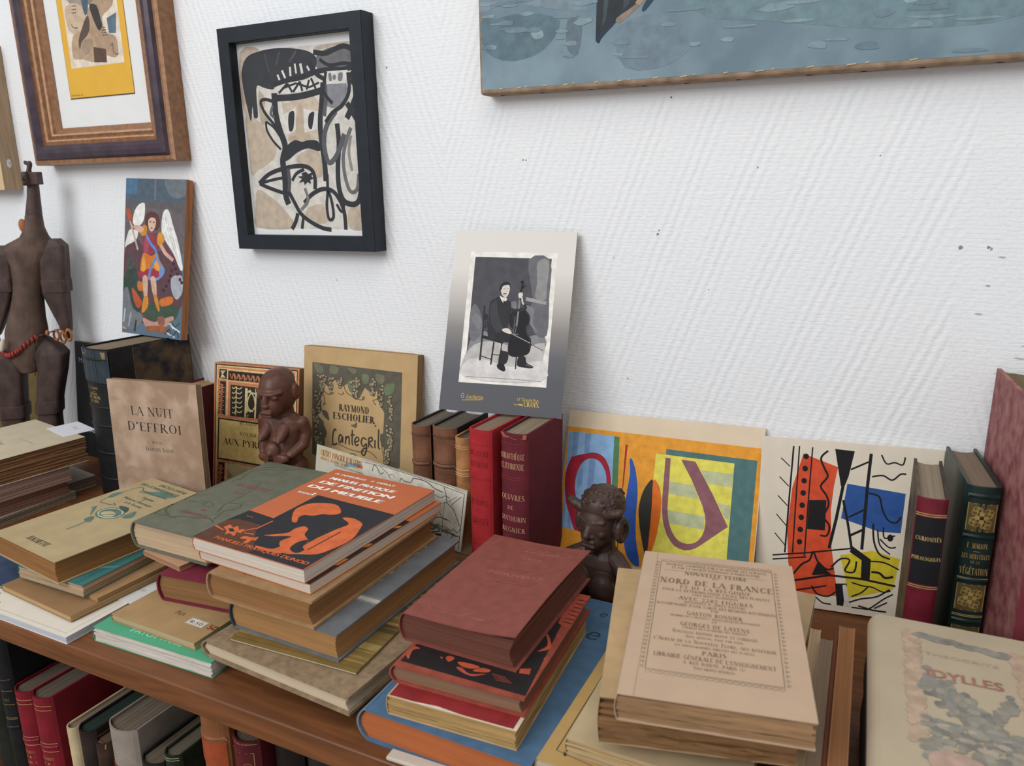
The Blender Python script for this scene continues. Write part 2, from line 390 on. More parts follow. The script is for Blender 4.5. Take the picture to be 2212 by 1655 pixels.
ART={
'ink':[
('P','d3cfc6',[26,963,998,953,999,31,11,35]),
('S','bfae9a',[26,963,203,963,58,910,24,857,33,748,51,645,5,686]),
('S','bfae9a',[684,948,998,951,997,886,975,919,845,941,695,928]),
('S','bfae9a',[23,645,135,604,196,563,266,490,262,426,202,386,86,345,23,328,18,476]),
('S','bfae9a',[67,245,184,204,268,155,375,65,347,31,28,40,34,151]),
('S','bfae9a',[851,133,937,151,1000,160,996,40,854,36]),
('S','bfae9a',[507,143,641,162,672,73,569,62,485,93]),
('S','bfae9a',[493,433,625,448,665,330,603,298,567,346,442,386]),
('S','bfae9a',[977,663,993,574,984,499,965,559]),
('S','b3a48f',[164,760,216,712,189,650,226,602,162,587,150,682]),
('S','6c6b6d',[677,899,763,931,885,938,961,916,994,865,978,841,911,831,777,830,676,845]),
('S','85868b',[739,758,902,759,883,658,732,657]),
('S','34353b',[24,857,80,930,201,955,377,960,545,943,641,919,681,881,646,831,565,801,435,788,324,782,291,760,212,772,151,785,138,714,134,629,97,627,95,684,68,606,49,665,31,748]),
('K','d9d6cf',[16,340,831,356,801]),
('K','d9d6cf',[16,382,850,406,807]),
('K','d9d6cf',[17,453,863,451,818]),
('K','d9d6cf',[14,495,876,501,828]),
('K','d9d6cf',[20,542,874,552,825]),
('K','d9d6cf',[14,595,859,612,836]),
('K','4a4b50',[12,243,940,270,848]),
('K','4a4b50',[13,374,942,334,876]),
('K','54565b',[12,516,936,451,887]),
('P','d9d6cf',[324,780,707,802,723,744,355,733]),
('K','2b2c31',[17,339,739,419,783]),
('K','2b2c31',[17,419,783,455,738]),
('K','2b2c31',[17,462,739,527,787]),
('K','2b2c31',[17,527,787,541,740]),
('K','2b2c31',[17,577,744,605,792]),
('K','2b2c31',[17,654,746,621,799]),
('K','2b2c31',[14,372,761,491,780,600,755,686,774]),
('L','2b2c31',[32,303,783,422,799,552,807,666,827,777,831,884,826,978,837]),
('L','2b2c31',[32,656,922,747,910,816,922,898,935,961,916,990,872,979,823,932,788]),
('L','2b2c31',[22,702,884,780,852,887,855,966,845]),
('P','d9d6cf',[742,824,923,822,902,760,740,762]),
('S','77767a',[767,812,788,811,790,778,770,779]),
('S','77767a',[814,807,828,792,810,778,796,793]),
('S','77767a',[848,809,882,810,870,774,840,777]),
('P','c9b8a4',[351,707,693,721,653,501,393,485]),
('P','d9d6cf',[349,627,472,663,462,551,382,523]),
('P','d9d6cf',[539,652,666,634,645,549,532,532]),
('P','d9d6cf',[370,704,450,706,418,688,375,691]),
('P','d9d6cf',[622,713,689,716,677,670,648,701]),
('S','2b2c31',[412,636,457,643,452,598,436,552,405,543,398,584]),
('S','2b2c31',[586,625,627,633,610,580,594,548,570,558,570,596]),
('P','bba893',[495,674,534,673,526,535,581,519,578,496,385,493,389,513,449,522]),
('S','2b2c31',[383,478,445,498,502,488,560,494,638,487,649,437,554,453,477,441,433,426,382,402,336,394,335,442]),
('L','2b2c31',[49,298,741,295,640,319,553,354,466,321,394,327,305,321,214,340,165]),
('L','2b2c31',[43,303,716,422,713,552,718,703,735]),
('L','2b2c31',[22,304,693,223,713,172,704,191,658,231,618,301,561]),
('L','2b2c31',[17,203,601,205,555,252,499,313,454]),
('L','2b2c31',[16,203,601,265,570,316,520]),
('L','5d5e63',[20,277,679,251,641,282,617]),
('L','2b2c31',[40,717,773,696,685,669,579,668,487,677,417,682,346,679,283]),
('L','5a5a5f',[29,730,788,731,699,705,609]),
('L','2b2c31',[29,730,788,665,819,619,880]),
('L','2b2c31',[23,748,824,721,729,782,668]),
('L','2b2c31',[40,1000,779,981,707,927,635,889,591]),
('L','2b2c31',[37,898,665,950,604,990,544,999,431,979,301,949,191,897,162,818,181,785,252,790,362,811,470,807,569]),
('L','56575b',[35,804,630,730,571,692,502,693,425,720,376,774,401,822,455,860,516]),
('L','2b2c31',[26,922,810,922,723,862,658,776,623,714,578]),
('L','6a6a6e',[26,916,545,866,470,837,393,844,300,877,229,933,238,956,316]),
('L','8f8a85',[20,911,508,887,424,903,331]),
('K','2b2c31',[23,989,822,943,766,990,721]),
('L','2b2c31',[29,89,278,194,329,348,357,482,365,564,344,589,298,581,242]),
('L','2b2c31',[20,92,278,232,298,327,306]),
('L','2b2c31',[26,92,277,178,253,296,227,356,223]),
('L','2b2c31',[22,389,289,432,326,501,346]),
('L','4b4b50',[26,362,354,366,289,351,231]),
('P','2b2c31',[476,326,514,334,534,322,576,330,559,310,580,298,547,291,550,270,522,280,496,265,490,283,447,277,475,297,441,309,482,312]),
('L','2b2c31',[29,351,231,393,174,443,113,526,69,624,38,696,30]),
('L','2b2c31',[29,479,171,555,217,653,243,737,228,793,172,817,108,818,31]),
('L','2b2c31',[22,695,319,689,235,672,154,683,85,722,97,718,171,695,235]),
('L','2b2c31',[29,414,116,392,74,351,31]),
('L','2b2c31',[23,461,96,440,33]),
('L','2b2c31',[20,756,164,794,124,820,165]),
('L','77736f',[23,494,249,513,184,446,134])],
'collage':[
('P','e3d6c4',[87,1000,926,1000,913,199,85,197]),
('S','c0a68a',[135,1000,255,979,252,907,175,844,113,834,103,896]),
('S','b59b80',[116,844,295,854,297,728,193,643,117,655,107,750]),
('S','c8b095',[141,601,384,621,439,534,374,448,241,406,135,450,108,526]),
('S','8f8172',[335,990,417,1000,406,896,318,865,284,917]),
('S','6b5e57',[652,1000,771,1000,736,948,681,927,640,958]),
('S','5f7f80',[424,958,504,964,497,906,432,885]),
('S','9a8d80',[722,969,842,969,837,916,761,895,718,916]),
('S','d9cbb8',[516,937,634,937,687,843,592,790,486,833]),
('S','a99784',[650,853,827,842,875,725,790,639,673,651,614,726]),
('S','9d9184',[192,707,409,706,513,652,451,577,302,610,186,622]),
('S','807d76',[428,769,580,747,636,662,534,587,444,620]),
('S','b09479',[465,555,713,650,865,617,827,552,671,499,704,400,838,365,825,243,664,257,497,315,421,404]),
('S','b99d80',[182,406,408,426,544,336,472,226,276,252,139,265]),
('E','dc7a6c',[368,804,67,36]),
('E','e9a59a',[360,807,31,21]),
('E','d97668',[513,790,40,34]),
('L','5d6f6e',[16,484,827,545,835,565,801,528,774]),
('S','4f6878',[242,776,327,765,349,717,275,688,222,707]),
('S','54707f',[690,784,757,773,738,725,628,707,614,726]),
('P','5b7181',[738,487,888,513,844,387,743,394]),
('S','3b3733',[503,582,611,576,647,488,655,445,597,418,544,479]),
('S','594a3f',[370,470,456,523,470,468,421,404,308,361,266,318,262,373]),
('P','5f4638',[478,320,665,296,652,212,460,221]),
('S','4f6270',[393,653,490,641,462,544,409,534]),
('S','a18b74',[308,361,472,370,457,315,323,273]),
('L','574a40',[8,184,482,208,460,276,454]),
('L','5a4d44',[8,741,311,776,327,773,277,808,255,850,259]),
('E','5a5148',[121,808,8,4]),
('E','5a5148',[146,808,8,4]),
('E','5a5148',[171,807,8,4]),
('E','5a5148',[197,807,8,4]),
('E','5a5148',[116,792,8,4]),
('E','5a5148',[141,792,8,4]),
('E','5a5148',[167,792,8,4]),
('E','5a5148',[192,792,8,4]),
('E','5a5148',[111,776,8,4]),
('E','5a5148',[137,776,8,4]),
('E','5a5148',[162,776,8,4]),
('E','5a5148',[187,776,8,4]),
('E','5a5148',[756,890,8,4]),
('E','5a5148',[780,890,8,4]),
('E','5a5148',[804,890,8,4]),
('E','5a5148',[828,890,8,4]),
('E','5a5148',[750,869,8,4]),
('E','5a5148',[774,869,8,4]),
('E','5a5148',[798,869,8,4]),
('E','5a5148',[822,869,8,4]),
('E','5a5148',[744,848,8,4]),
('E','5a5148',[768,848,8,4]),
('E','5a5148',[792,847,8,4]),
('E','5a5148',[816,847,8,4]),
('E','5a5148',[738,826,8,4]),
('E','5a5148',[762,826,8,4]),
('E','5a5148',[786,826,8,4]),
('E','5a5148',[810,826,8,4]),
('E','5a5148',[238,595,8,4]),
('E','5a5148',[261,595,8,4]),
('E','5a5148',[285,595,8,4]),
('E','5a5148',[231,574,8,4]),
('E','5a5148',[255,573,8,4]),
('E','5a5148',[279,573,8,4]),
('E','5a5148',[225,552,8,4]),
('E','5a5148',[249,552,8,4]),
('E','5a5148',[272,552,8,4]),
('E','3f3833',[642,434,8,4]),
('E','3f3833',[667,433,8,4]),
('E','3f3833',[691,433,8,4]),
('E','3f3833',[648,417,8,4]),
('E','3f3833',[672,417,8,4]),
('E','3f3833',[696,417,8,4]),
('E','3f3833',[653,401,8,4]),
('E','3f3833',[678,400,8,4]),
('E','3f3833',[702,400,8,4]),
('E','3f3833',[659,384,8,4]),
('E','3f3833',[683,384,8,4]),
('E','3f3833',[708,384,8,4])],
'angel':[
('P','4f5f6c',[0,1000,1000,1000,999,789,-5,760]),
('P','5c5a5c',[-1,859,1000,862,999,588,-8,561]),
('S','665d60',[-6,771,216,807,940,788,990,545,526,488,-5,517]),
('P','4f6f8b',[0,1000,201,1000,181,894,1,902]),
('S','6a7178',[649,995,995,998,993,904,768,890]),
('K','6e6f78',[34,497,996,500,866]),
('S','5a4148',[1,517,202,622,409,529,687,558,912,500,992,374,993,223,728,102,273,81,5,215]),
('S','e4e3de',[147,774,214,829,298,848,334,831,324,744,239,699,143,708]),
('S','dedcd6',[9,562,69,663,146,675,227,666,203,611,61,574]),
('S','dcdcd8',[622,675,627,771,671,809,734,803,811,711,903,607,987,459,945,442,827,540,682,622]),
('L','f2f1ee',[20,655,772,718,677,853,557]),
('L','f2f1ee',[20,701,743,771,646,885,532]),
('L','f2f1ee',[20,748,714,823,615,917,508]),
('L','f2f1ee',[20,794,685,875,584,949,483]),
('L','b9b8b4',[11,675,762,748,656,838,562]),
('L','b9b8b4',[11,719,735,797,625,871,537]),
('L','b9b8b4',[11,762,708,846,594,903,513]),
('S','33453c',[6,361,188,434,252,348,351,196,155,98,11,137]),
('S','6f7278',[-9,249,82,297,179,166,356,129,276,47,0,40]),
('S','3d5140',[379,197,717,222,940,199,838,107,444,111]),
('S','c76c2f',[631,241,824,270,841,227,663,198]),
('S','b5532f',[154,300,259,259,336,206,266,170,189,223]),
('S','c0702f',[252,348,354,329,344,285,257,292]),
('S','a5a7ae',[813,389,976,405,1001,310,908,252,821,303]),
('L','3f5a4a',[25,83,475,77,431,145,427,171,467,111,487,83,475]),
('S','5c3931',[348,755,388,786,458,795,543,781,589,728,552,679,495,683,368,691]),
('S','d3b2a0',[398,735,447,757,518,748,522,705,468,669,413,686]),
('K','5a3b35',[11,416,730,449,729]),
('K','5a3b35',[11,477,729,508,728]),
('K','7d3b35',[14,441,690,475,690]),
('S','8c3b4a',[329,647,455,660,596,653,588,577,522,532,354,516,313,592]),
('S','a1495c',[359,625,430,627,409,540,346,538]),
('S','c8872f',[278,678,338,710,385,691,371,648,287,640]),
('S','cc8f35',[567,657,636,664,676,622,616,583,559,598]),
('S','d0a592',[138,702,282,700,335,679,271,656,169,681]),
('L','d0a592',[48,615,588,703,537,831,498]),
('L','7a3a48',[34,670,601,757,549,834,517]),
('S','c9732b',[324,526,467,514,564,538,610,491,692,439,661,384,480,367,293,382]),
('S','9c3445',[290,415,642,438,661,384,294,369]),
('S','dc9a45',[339,516,389,429,304,416]),
('S','dc9a45',[539,500,629,426,530,434]),
('L','5f86bb',[36,371,648,446,595,534,554,552,511,473,443,444,387,457,359]),
('L','6c94c6',[31,536,532,641,448,685,428,619,382,536,363]),
('S','6890c4',[614,437,704,434,619,382]),
('S','cba791',[331,373,416,375,419,243,370,241]),
('S','cba791',[465,372,550,375,579,261,525,258]),
('S','c98434',[364,247,432,249,437,189,361,146,331,156]),
('S','c98434',[525,264,578,266,636,186,616,163,564,205]),
('K','b9a9a0',[28,77,750,237,546]),
('K','8b4a3a',[22,52,772,153,697]),
('S','a8533c',[15,799,72,805,134,752,78,729,32,761]),
('E','4a2530',[833,476,22,11]),
('E','4a2530',[868,445,22,11]),
('E','4a2530',[907,414,22,11]),
('E','4a2530',[951,381,22,11]),
('E','4a2530',[809,432,22,11]),
('E','4a2530',[790,399,22,11]),
('E','4a2530',[774,366,22,11]),
('E','4a2530',[730,332,22,11]),
('E','4a2530',[682,303,22,11]),
('E','4a2530',[980,363,22,11]),
('S','b98f80',[357,113,559,94,835,145,865,119,730,69,449,44]),
('S','8d5c4c',[599,124,711,134,723,85,646,71]),
('S','9a5b3d',[419,60,730,75,733,36,450,33]),
('K','c9cdd4',[22,797,105,870,65]),
('K','d8dade',[20,841,80,982,48]),
('K','c4c8cf',[20,747,37,903,11]),
('K','2c2f38',[14,734,25,801,61,847,14,926,57,957,14]),
('K','3d5a46',[17,797,100,838,113,897,77,963,107]),
('K','aab6b8',[25,47,161,25,69]),
('K','99a6aa',[25,152,143,115,45]),
('K','c3a04a',[17,12,35,72,26]),
('K','28332e',[25,243,91,220,16])],
'cello':[
('P','e6e2da',[142,879,858,883,861,158,143,155]),
('P','4a4a50',[184,850,814,851,814,187,188,182]),
('S','85858a',[228,409,322,441,522,401,809,436,814,298,813,187,188,182,194,335]),
('S','b9b6b2',[205,336,330,385,483,378,634,358,815,395,812,285,815,188,190,182]),
('S','d2cecb',[202,278,344,286,564,256,808,298,815,188,190,182]),
('S','6d6d72',[186,550,225,587,277,532,301,440,232,380,191,436]),
('S','7c7c80',[203,508,243,538,284,497,267,446]),
('S','67676c',[628,843,802,846,821,642,829,437,726,446,677,568,688,637]),
('S','8e8c8b',[702,830,793,839,795,682,792,627,709,638,714,721]),
('P','9c9a98',[636,637,804,619,801,600,634,618]),
('S','75757a',[515,604,556,612,562,571,530,570]),
('S','7d7d80',[623,587,707,576,708,500,756,447,677,499]),
('K','2a2a2e',[14,300,583,306,462,305,412,304,280]),
('K','2a2a2e',[10,303,505,367,514]),
('K','2a2a2e',[8,311,462,351,468]),
('E','2a2a2e',[322,523,15,13]),
('K','2a2a2e',[6,320,498,324,466]),
('K','2a2a2e',[6,336,502,341,467]),
('K','1f1f23',[25,299,412,471,388]),
('K','1f1f23',[12,406,385,397,261]),
('K','2a2a2e',[7,303,307,398,289]),
('K','2a2a2e',[7,394,317,475,315]),
('S','2c2c31',[344,598,384,624,430,636,481,617,515,604,523,534,502,471,489,449,436,404,354,407,345,513]),
('S','3c3c42',[356,592,396,614,416,544,445,496,471,462,432,432,371,486,350,542]),
('S','26262a',[411,431,516,443,551,424,524,387,482,385,477,343,532,332,524,275,457,268,467,377,415,403]),
('S','18181c',[450,264,498,270,521,240,504,229,459,243]),
('S','d9d2cc',[417,639,447,630,474,631,480,613,451,602]),
('P','26262a',[450,614,470,609,483,617,479,596,459,596]),
('S','d8cdc5',[418,685,437,703,479,708,495,687,492,656,474,632,446,637,428,657]),
('S','232327',[412,667,417,695,446,714,484,713,500,691,480,701,439,693,427,671]),
('K','2a2426',[7,445,649,472,652]),
('K','4a4448',[4,443,679,458,678]),
('K','4a4448',[4,475,680,487,679]),
('K','b0a49c',[4,471,676,475,661]),
('S','17171b',[603,579,641,567,676,540,684,506,664,478,669,443,705,410,707,355,680,326,588,310,533,325,525,380,540,423,557,452,521,485,519,534,552,563]),
('L','3f3f45',[5,642,563,674,533,679,499,661,477,664,443,697,410,701,361]),
('S','26262b',[527,521,554,550,577,460,558,445]),
('K','7d7b7a',[15,586,627,579,477]),
('K','1e1e22',[13,599,718,589,662,591,620]),
('E','17171b',[592,719,13,8]),
('K','17171b',[5,580,670,622,701]),
('K','17171b',[5,587,690,628,699]),
('S','d6ccc4',[571,655,596,662,608,649,596,631,576,634]),
('L','cfc5bd',[13,601,635,611,607,623,597]),
('L','2c2c31',[23,625,597,635,573,552,563,525,569]),
('K','8c8a88',[3,562,529,559,438]),
('K','8c8a88',[3,580,474,571,432]),
('K','8c8a88',[5,560,435,602,434]),
('K','1a1a1e',[8,572,421,565,396]),
('S','dad0c8',[463,455,492,464,525,458,547,435,517,435,479,443]),
('K','a8a4a0',[6,540,437,702,389]),
('K','1f1f22',[4,539,433,708,384,813,353]),
('K','1a1a1e',[8,600,311,602,246]),
('S','232327',[619,315,671,315,686,284,740,267,731,256,669,257,613,266]),
('K','8d8a88',[4,682,274,730,265]),
('K','96938f',[4,197,188,552,191,813,189])],
'poster':[
('P','e2992f',[-9,887,994,871,998,0,5,17]),
('P','8bb2d9',[6,855,256,852,287,183,22,191]),
('P','7899c4',[33,853,67,851,63,620,72,188,53,188,43,550]),
('P','7899c4',[99,853,131,852,130,706,104,711]),
('P','7899c4',[76,673,105,694,110,491,90,472,73,554]),
('P','7899c4',[136,689,166,685,173,440,139,444]),
('P','4f7d55',[256,850,285,849,325,38,290,76]),
('P','a51f35',[38,679,85,701,140,722,159,725,179,722,197,714,214,700,230,674,243,644,254,604,262,561,266,507,264,451,241,465,241,520,236,575,227,609,213,640,199,661,182,677,153,685,133,680,115,668,101,651,90,628,80,597,74,562,70,515,72,469,79,428,90,396,108,356,128,325,121,181,93,185,74,234,59,282,43,327,30,371,21,429,14,496,13,550,17,598,27,643]),
('P','a5202c',[320,803,332,803,329,333,336,38,328,37,328,383]),
('S','2a55a8',[349,704,363,707,388,628,408,495,410,351,422,192,452,23,410,32,378,87,358,185,346,335,352,488,358,624]),
('P','dfd55a',[482,765,869,759,874,11,487,58,516,204,535,350,530,476,481,589]),
('P','4d7272',[532,803,974,792,975,1,874,11,869,759,532,767]),
('P','b9bf95',[561,595,682,589,713,506,565,513]),
('P','b9bf95',[713,694,868,689,868,604,741,612]),
('P','b9bf95',[807,496,868,491,868,403,850,406]),
('P','b9bf95',[567,409,753,400,749,315,576,325]),
('S','33302b',[480,586,454,560,431,489,421,386,436,270,460,155,486,59,488,167,486,420]),
('S','e0701f',[481,586,508,567,527,501,534,409,525,239,505,118,487,59,487,200,487,403]),
('P','8a5a62',[532,747,558,746,566,421,570,379,578,338,589,299,603,265,620,237,639,220,660,211,680,210,701,216,718,227,734,247,746,274,754,303,757,335,757,369,753,402,738,460,718,509,672,622,611,745,681,743,778,550,865,355,752,224,734,203,715,186,693,173,671,167,645,171,619,183,597,209,576,245,560,292,547,343,539,410,535,477])],
'block':[
('P','d8512f',[243,933,443,867,427,749,419,601,437,366,492,57,249,37,195,236,177,438,191,710]),
('P','2f5699',[500,771,818,743,809,501,697,494,479,553]),
('P','d3c02f',[488,320,667,373,818,341,793,146,557,52,524,190]),
('K','1d1a1d',[10,185,975,177,604,172,294]),
('K','1d1a1d',[8,218,978,217,608,217,299]),
('K','1d1a1d',[8,293,977,288,616,287,286]),
('K','1d1a1d',[6,116,895,172,845]),
('K','1d1a1d',[6,114,776,171,720]),
('K','1d1a1d',[6,111,656,171,595]),
('K','1d1a1d',[6,109,536,171,468]),
('K','1d1a1d',[6,106,414,171,341]),
('E','1d1a1d',[259,917,16,18]),
('E','1d1a1d',[258,841,16,18]),
('E','1d1a1d',[257,764,16,18]),
('E','1d1a1d',[256,687,16,18]),
('E','1d1a1d',[255,609,16,18]),
('E','1d1a1d',[254,532,16,18]),
('E','1d1a1d',[253,454,16,18]),
('E','1d1a1d',[253,375,16,18]),
('P','1d1a1d',[419,978,527,973,503,815,481,740,465,753]),
('K','1d1a1d',[17,477,754,453,553,424,356]),
('K','1d1a1d',[14,484,667,519,524,554,351]),
('K','1d1a1d',[17,617,967,611,790,608,579,606,373]),
('K','1d1a1d',[10,513,860,607,916]),
('K','1d1a1d',[10,520,565,605,622]),
('K','1d1a1d',[14,535,452,606,498]),
('P','1d1a1d',[293,646,390,657,393,465,292,463]),
('L','1d1a1d',[11,380,963,344,916,367,853,388,804,353,741,388,686,404,629,382,552,417,497,407,436,369,432]),
('L','1d1a1d',[8,673,965,703,914,746,925,789,915,799,962]),
('L','1d1a1d',[9,631,828,689,841,740,818,781,858,811,861]),
('L','1d1a1d',[9,621,726,678,710,701,633,736,572,780,563,802,601]),
('K','1d1a1d',[9,101,269,296,310,552,373]),
('K','1d1a1d',[8,102,242,297,283]),
('P','1d1a1d',[552,388,660,317,662,180,613,195,610,306,541,349]),
('L','1d1a1d',[11,230,164,273,231,318,267,335,322,364,266,418,221,457,233]),
('P','1d1a1d',[336,171,364,258,419,213,446,194]),
('L','1d1a1d',[10,444,239,492,298,544,297,522,227,573,227,582,295]),
('K','1d1a1d',[13,225,118,433,185,614,188,804,170]),
('K','1d1a1d',[9,248,60,424,115]),
('L','1d1a1d',[9,661,306,733,308,816,275]),
('L','1d1a1d',[14,668,240,712,239,745,214,788,227]),
('P','1d1a1d',[472,137,539,147,527,-44,491,-42]),
('P','d8d2c8',[514,132,533,139,572,-44,536,-42]),
('L','1d1a1d',[9,339,103,375,55,440,50,478,85]),
('L','1d1a1d',[8,362,38,403,6,457,-24]),
('L','1d1a1d',[9,558,29,621,61,708,89,774,144]),
('L','1d1a1d',[8,574,-29,663,0,747,80,795,117]),
('L','1d1a1d',[8,564,158,629,145,680,145,738,123,781,137]),
('L','1d1a1d',[8,569,69,619,99,655,141]),
('K','1d1a1d',[10,611,15,689,-19,766,-29]),
('K','1d1a1d',[8,700,13,767,61]),
('L','1d1a1d',[10,657,541,669,432,705,356,763,334]),
('L','1d1a1d',[8,684,507,702,414,761,363]),
('L','1d1a1d',[8,714,526,724,461,779,482]),
('L','1d1a1d',[8,700,451,752,406,789,411]),
('E','1d1a1d',[755,465,16,22])],
'grapes':[
('P','5f594b',[85,873,876,858,870,441,870,367,726,359,732,530,669,634,673,695,608,678,559,710,514,624,456,619,418,735,349,694,291,749,235,686,184,717,191,636,164,587,177,495,139,446,196,402,211,238,197,95,92,127]),
('P','5f594b',[778,703,876,858,876,120,747,42,764,312,726,359]),
('S','6f7a5c',[406,734,452,761,465,703,431,665]),
('S','6f7a5c',[533,815,592,808,582,748,546,745]),
('S','76745e',[97,860,164,854,187,798,131,794]),
('S','76745e',[254,862,323,845,301,796,244,803]),
('S','76745e',[651,825,724,819,713,758,665,766]),
('S','6f7a5c',[726,747,810,765,800,692,728,675]),
('S','76745e',[403,852,485,847,462,809]),
('S','5f594b',[177,495,228,486,247,417,195,449]),
('S','5f594b',[191,378,227,310,199,261]),
('S','5f594b',[701,358,774,362,789,289,729,237]),
('E','4c473d',[187,688,15,15]),
('E','a89777',[186,689,10,10]),
('E','4c473d',[184,653,15,16]),
('E','a89777',[183,654,10,11]),
('E','4c473d',[174,767,15,16]),
('E','a89777',[173,768,10,11]),
('E','4c473d',[193,685,11,12]),
('E','a89777',[192,686,8,8]),
('E','4c473d',[167,704,13,14]),
('E','a89777',[166,705,9,9]),
('E','4c473d',[159,691,12,12]),
('E','a89777',[158,692,8,8]),
('E','4c473d',[202,730,14,15]),
('E','a89777',[201,731,10,10]),
('E','4c473d',[197,747,11,12]),
('E','a89777',[196,748,8,8]),
('E','4c473d',[165,687,11,11]),
('E','a89777',[164,688,7,8]),
('E','4c473d',[173,660,12,12]),
('E','a89777',[171,661,8,8]),
('E','4c473d',[186,649,12,13]),
('E','a89777',[185,650,8,9]),
('E','4c473d',[180,651,14,14]),
('E','a89777',[179,652,10,10]),
('E','4c473d',[205,741,14,15]),
('E','a89777',[204,742,10,10]),
('E','4c473d',[186,651,12,13]),
('E','a89777',[185,652,8,9]),
('E','4c473d',[160,717,11,12]),
('E','a89777',[159,718,8,8]),
('E','4c473d',[162,759,14,14]),
('E','a89777',[161,760,9,10]),
('E','4c473d',[191,774,12,13]),
('E','a89777',[190,775,8,9]),
('E','4c473d',[196,726,13,13]),
('E','a89777',[194,727,9,9]),
('E','4c473d',[177,724,14,15]),
('E','a89777',[176,725,10,10]),
('E','4c473d',[212,764,11,11]),
('E','a89777',[211,765,7,8]),
('E','4c473d',[189,674,11,11]),
('E','a89777',[188,675,7,8]),
('E','4c473d',[175,669,14,14]),
('E','a89777',[174,670,9,10]),
('E','4c473d',[141,769,12,12]),
('E','a89777',[140,770,8,8]),
('E','4c473d',[174,651,14,15]),
('E','a89777',[173,652,10,10]),
('E','4c473d',[265,671,12,12]),
('E','a89777',[264,672,8,8]),
('E','4c473d',[258,723,13,14]),
('E','a89777',[257,725,9,9]),
('E','4c473d',[269,753,14,14]),
('E','a89777',[268,754,9,9]),
('E','4c473d',[250,676,14,15]),
('E','a89777',[249,677,10,10]),
('E','4c473d',[248,753,13,13]),
('E','a89777',[247,754,9,9]),
('E','4c473d',[256,671,14,14]),
('E','a89777',[255,672,10,10]),
('E','4c473d',[252,704,11,12]),
('E','a89777',[251,705,8,8]),
('E','4c473d',[237,741,11,11]),
('E','a89777',[236,742,7,7]),
('E','4c473d',[270,692,11,11]),
('E','a89777',[269,693,7,7]),
('E','4c473d',[283,762,12,13]),
('E','a89777',[282,763,8,9]),
('E','4c473d',[248,717,13,13]),
('E','a89777',[247,719,9,9]),
('E','4c473d',[257,679,12,12]),
('E','a89777',[256,680,8,8]),
('E','4c473d',[279,761,10,10]),
('E','a89777',[278,762,7,7]),
('E','4c473d',[268,710,11,11]),
('E','a89777',[267,711,7,7]),
('E','4c473d',[268,688,13,13]),
('E','a89777',[267,689,9,9]),
('E','4c473d',[250,682,12,12]),
('E','a89777',[249,683,8,8]),
('E','4c473d',[352,768,11,12]),
('E','a89777',[351,769,8,8]),
('E','4c473d',[353,739,14,14]),
('E','a89777',[351,740,9,10]),
('E','4c473d',[337,695,12,13]),
('E','a89777',[336,696,8,9]),
('E','4c473d',[337,714,11,12]),
('E','a89777',[336,716,8,8]),
('E','4c473d',[325,741,12,12]),
('E','a89777',[324,742,8,8]),
('E','4c473d',[343,695,13,13]),
('E','a89777',[342,696,9,9]),
('E','4c473d',[332,733,10,11]),
('E','a89777',[331,734,7,7]),
('E','4c473d',[348,755,14,14]),
('E','a89777',[346,756,9,10]),
('E','4c473d',[347,747,14,14]),
('E','a89777',[346,748,9,9]),
('E','4c473d',[341,718,13,14]),
('E','a89777',[340,719,9,9]),
('E','4c473d',[344,746,11,12]),
('E','a89777',[343,747,8,8]),
('E','4c473d',[345,735,13,13]),
('E','a89777',[344,736,9,9]),
('E','4c473d',[354,754,13,13]),
('E','a89777',[352,755,9,9]),
('E','4c473d',[324,726,13,13]),
('E','a89777',[323,727,9,9]),
('E','4c473d',[489,733,15,15]),
('E','a89777',[488,734,10,10]),
('E','4c473d',[483,646,16,17]),
('E','a89777',[482,647,11,11]),
('E','4c473d',[486,716,16,16]),
('E','a89777',[485,718,11,11]),
('E','4c473d',[474,644,17,17]),
('E','a89777',[473,645,11,11]),
('E','4c473d',[484,639,17,18]),
('E','a89777',[483,640,12,12]),
('E','4c473d',[479,627,15,15]),
('E','a89777',[478,628,10,10]),
('E','4c473d',[504,750,17,17]),
('E','a89777',[503,751,12,12]),
('E','4c473d',[488,696,16,16]),
('E','a89777',[487,697,11,11]),
('E','4c473d',[465,657,16,17]),
('E','a89777',[464,658,11,11]),
('E','4c473d',[486,680,14,15]),
('E','a89777',[485,681,10,10]),
('E','4c473d',[491,674,16,16]),
('E','a89777',[489,675,11,11]),
('E','4c473d',[459,658,13,13]),
('E','a89777',[458,659,9,9]),
('E','4c473d',[486,701,13,14]),
('E','a89777',[485,703,9,9]),
('E','4c473d',[484,665,12,13]),
('E','a89777',[482,666,8,9]),
('E','4c473d',[461,695,12,13]),
('E','a89777',[460,696,8,9]),
('E','4c473d',[460,753,13,13]),
('E','a89777',[459,754,9,9]),
('E','4c473d',[439,739,15,15]),
('E','a89777',[437,741,10,10]),
('E','4c473d',[484,711,15,15]),
('E','a89777',[483,712,10,11]),
('E','4c473d',[507,737,12,12]),
('E','a89777',[506,738,8,8]),
('E','4c473d',[463,705,14,15]),
('E','a89777',[462,706,10,10]),
('E','4c473d',[505,760,14,14]),
('E','a89777',[504,761,10,10]),
('E','4c473d',[486,776,13,13]),
('E','a89777',[485,777,9,9]),
('E','4c473d',[469,684,15,15]),
('E','a89777',[468,685,10,10]),
('E','4c473d',[487,627,14,15]),
('E','a89777',[485,628,10,10]),
('E','4c473d',[483,647,14,14]),
('E','a89777',[482,648,10,10]),
('E','4c473d',[484,753,15,15]),
('E','a89777',[483,754,10,10]),
('E','4c473d',[490,628,15,16]),
('E','a89777',[489,629,11,11]),
('E','4c473d',[503,717,12,12]),
('E','a89777',[502,718,8,8]),
('E','4c473d',[481,759,15,16]),
('E','a89777',[480,761,10,11]),
('E','4c473d',[487,753,17,17]),
('E','a89777',[486,754,12,12]),
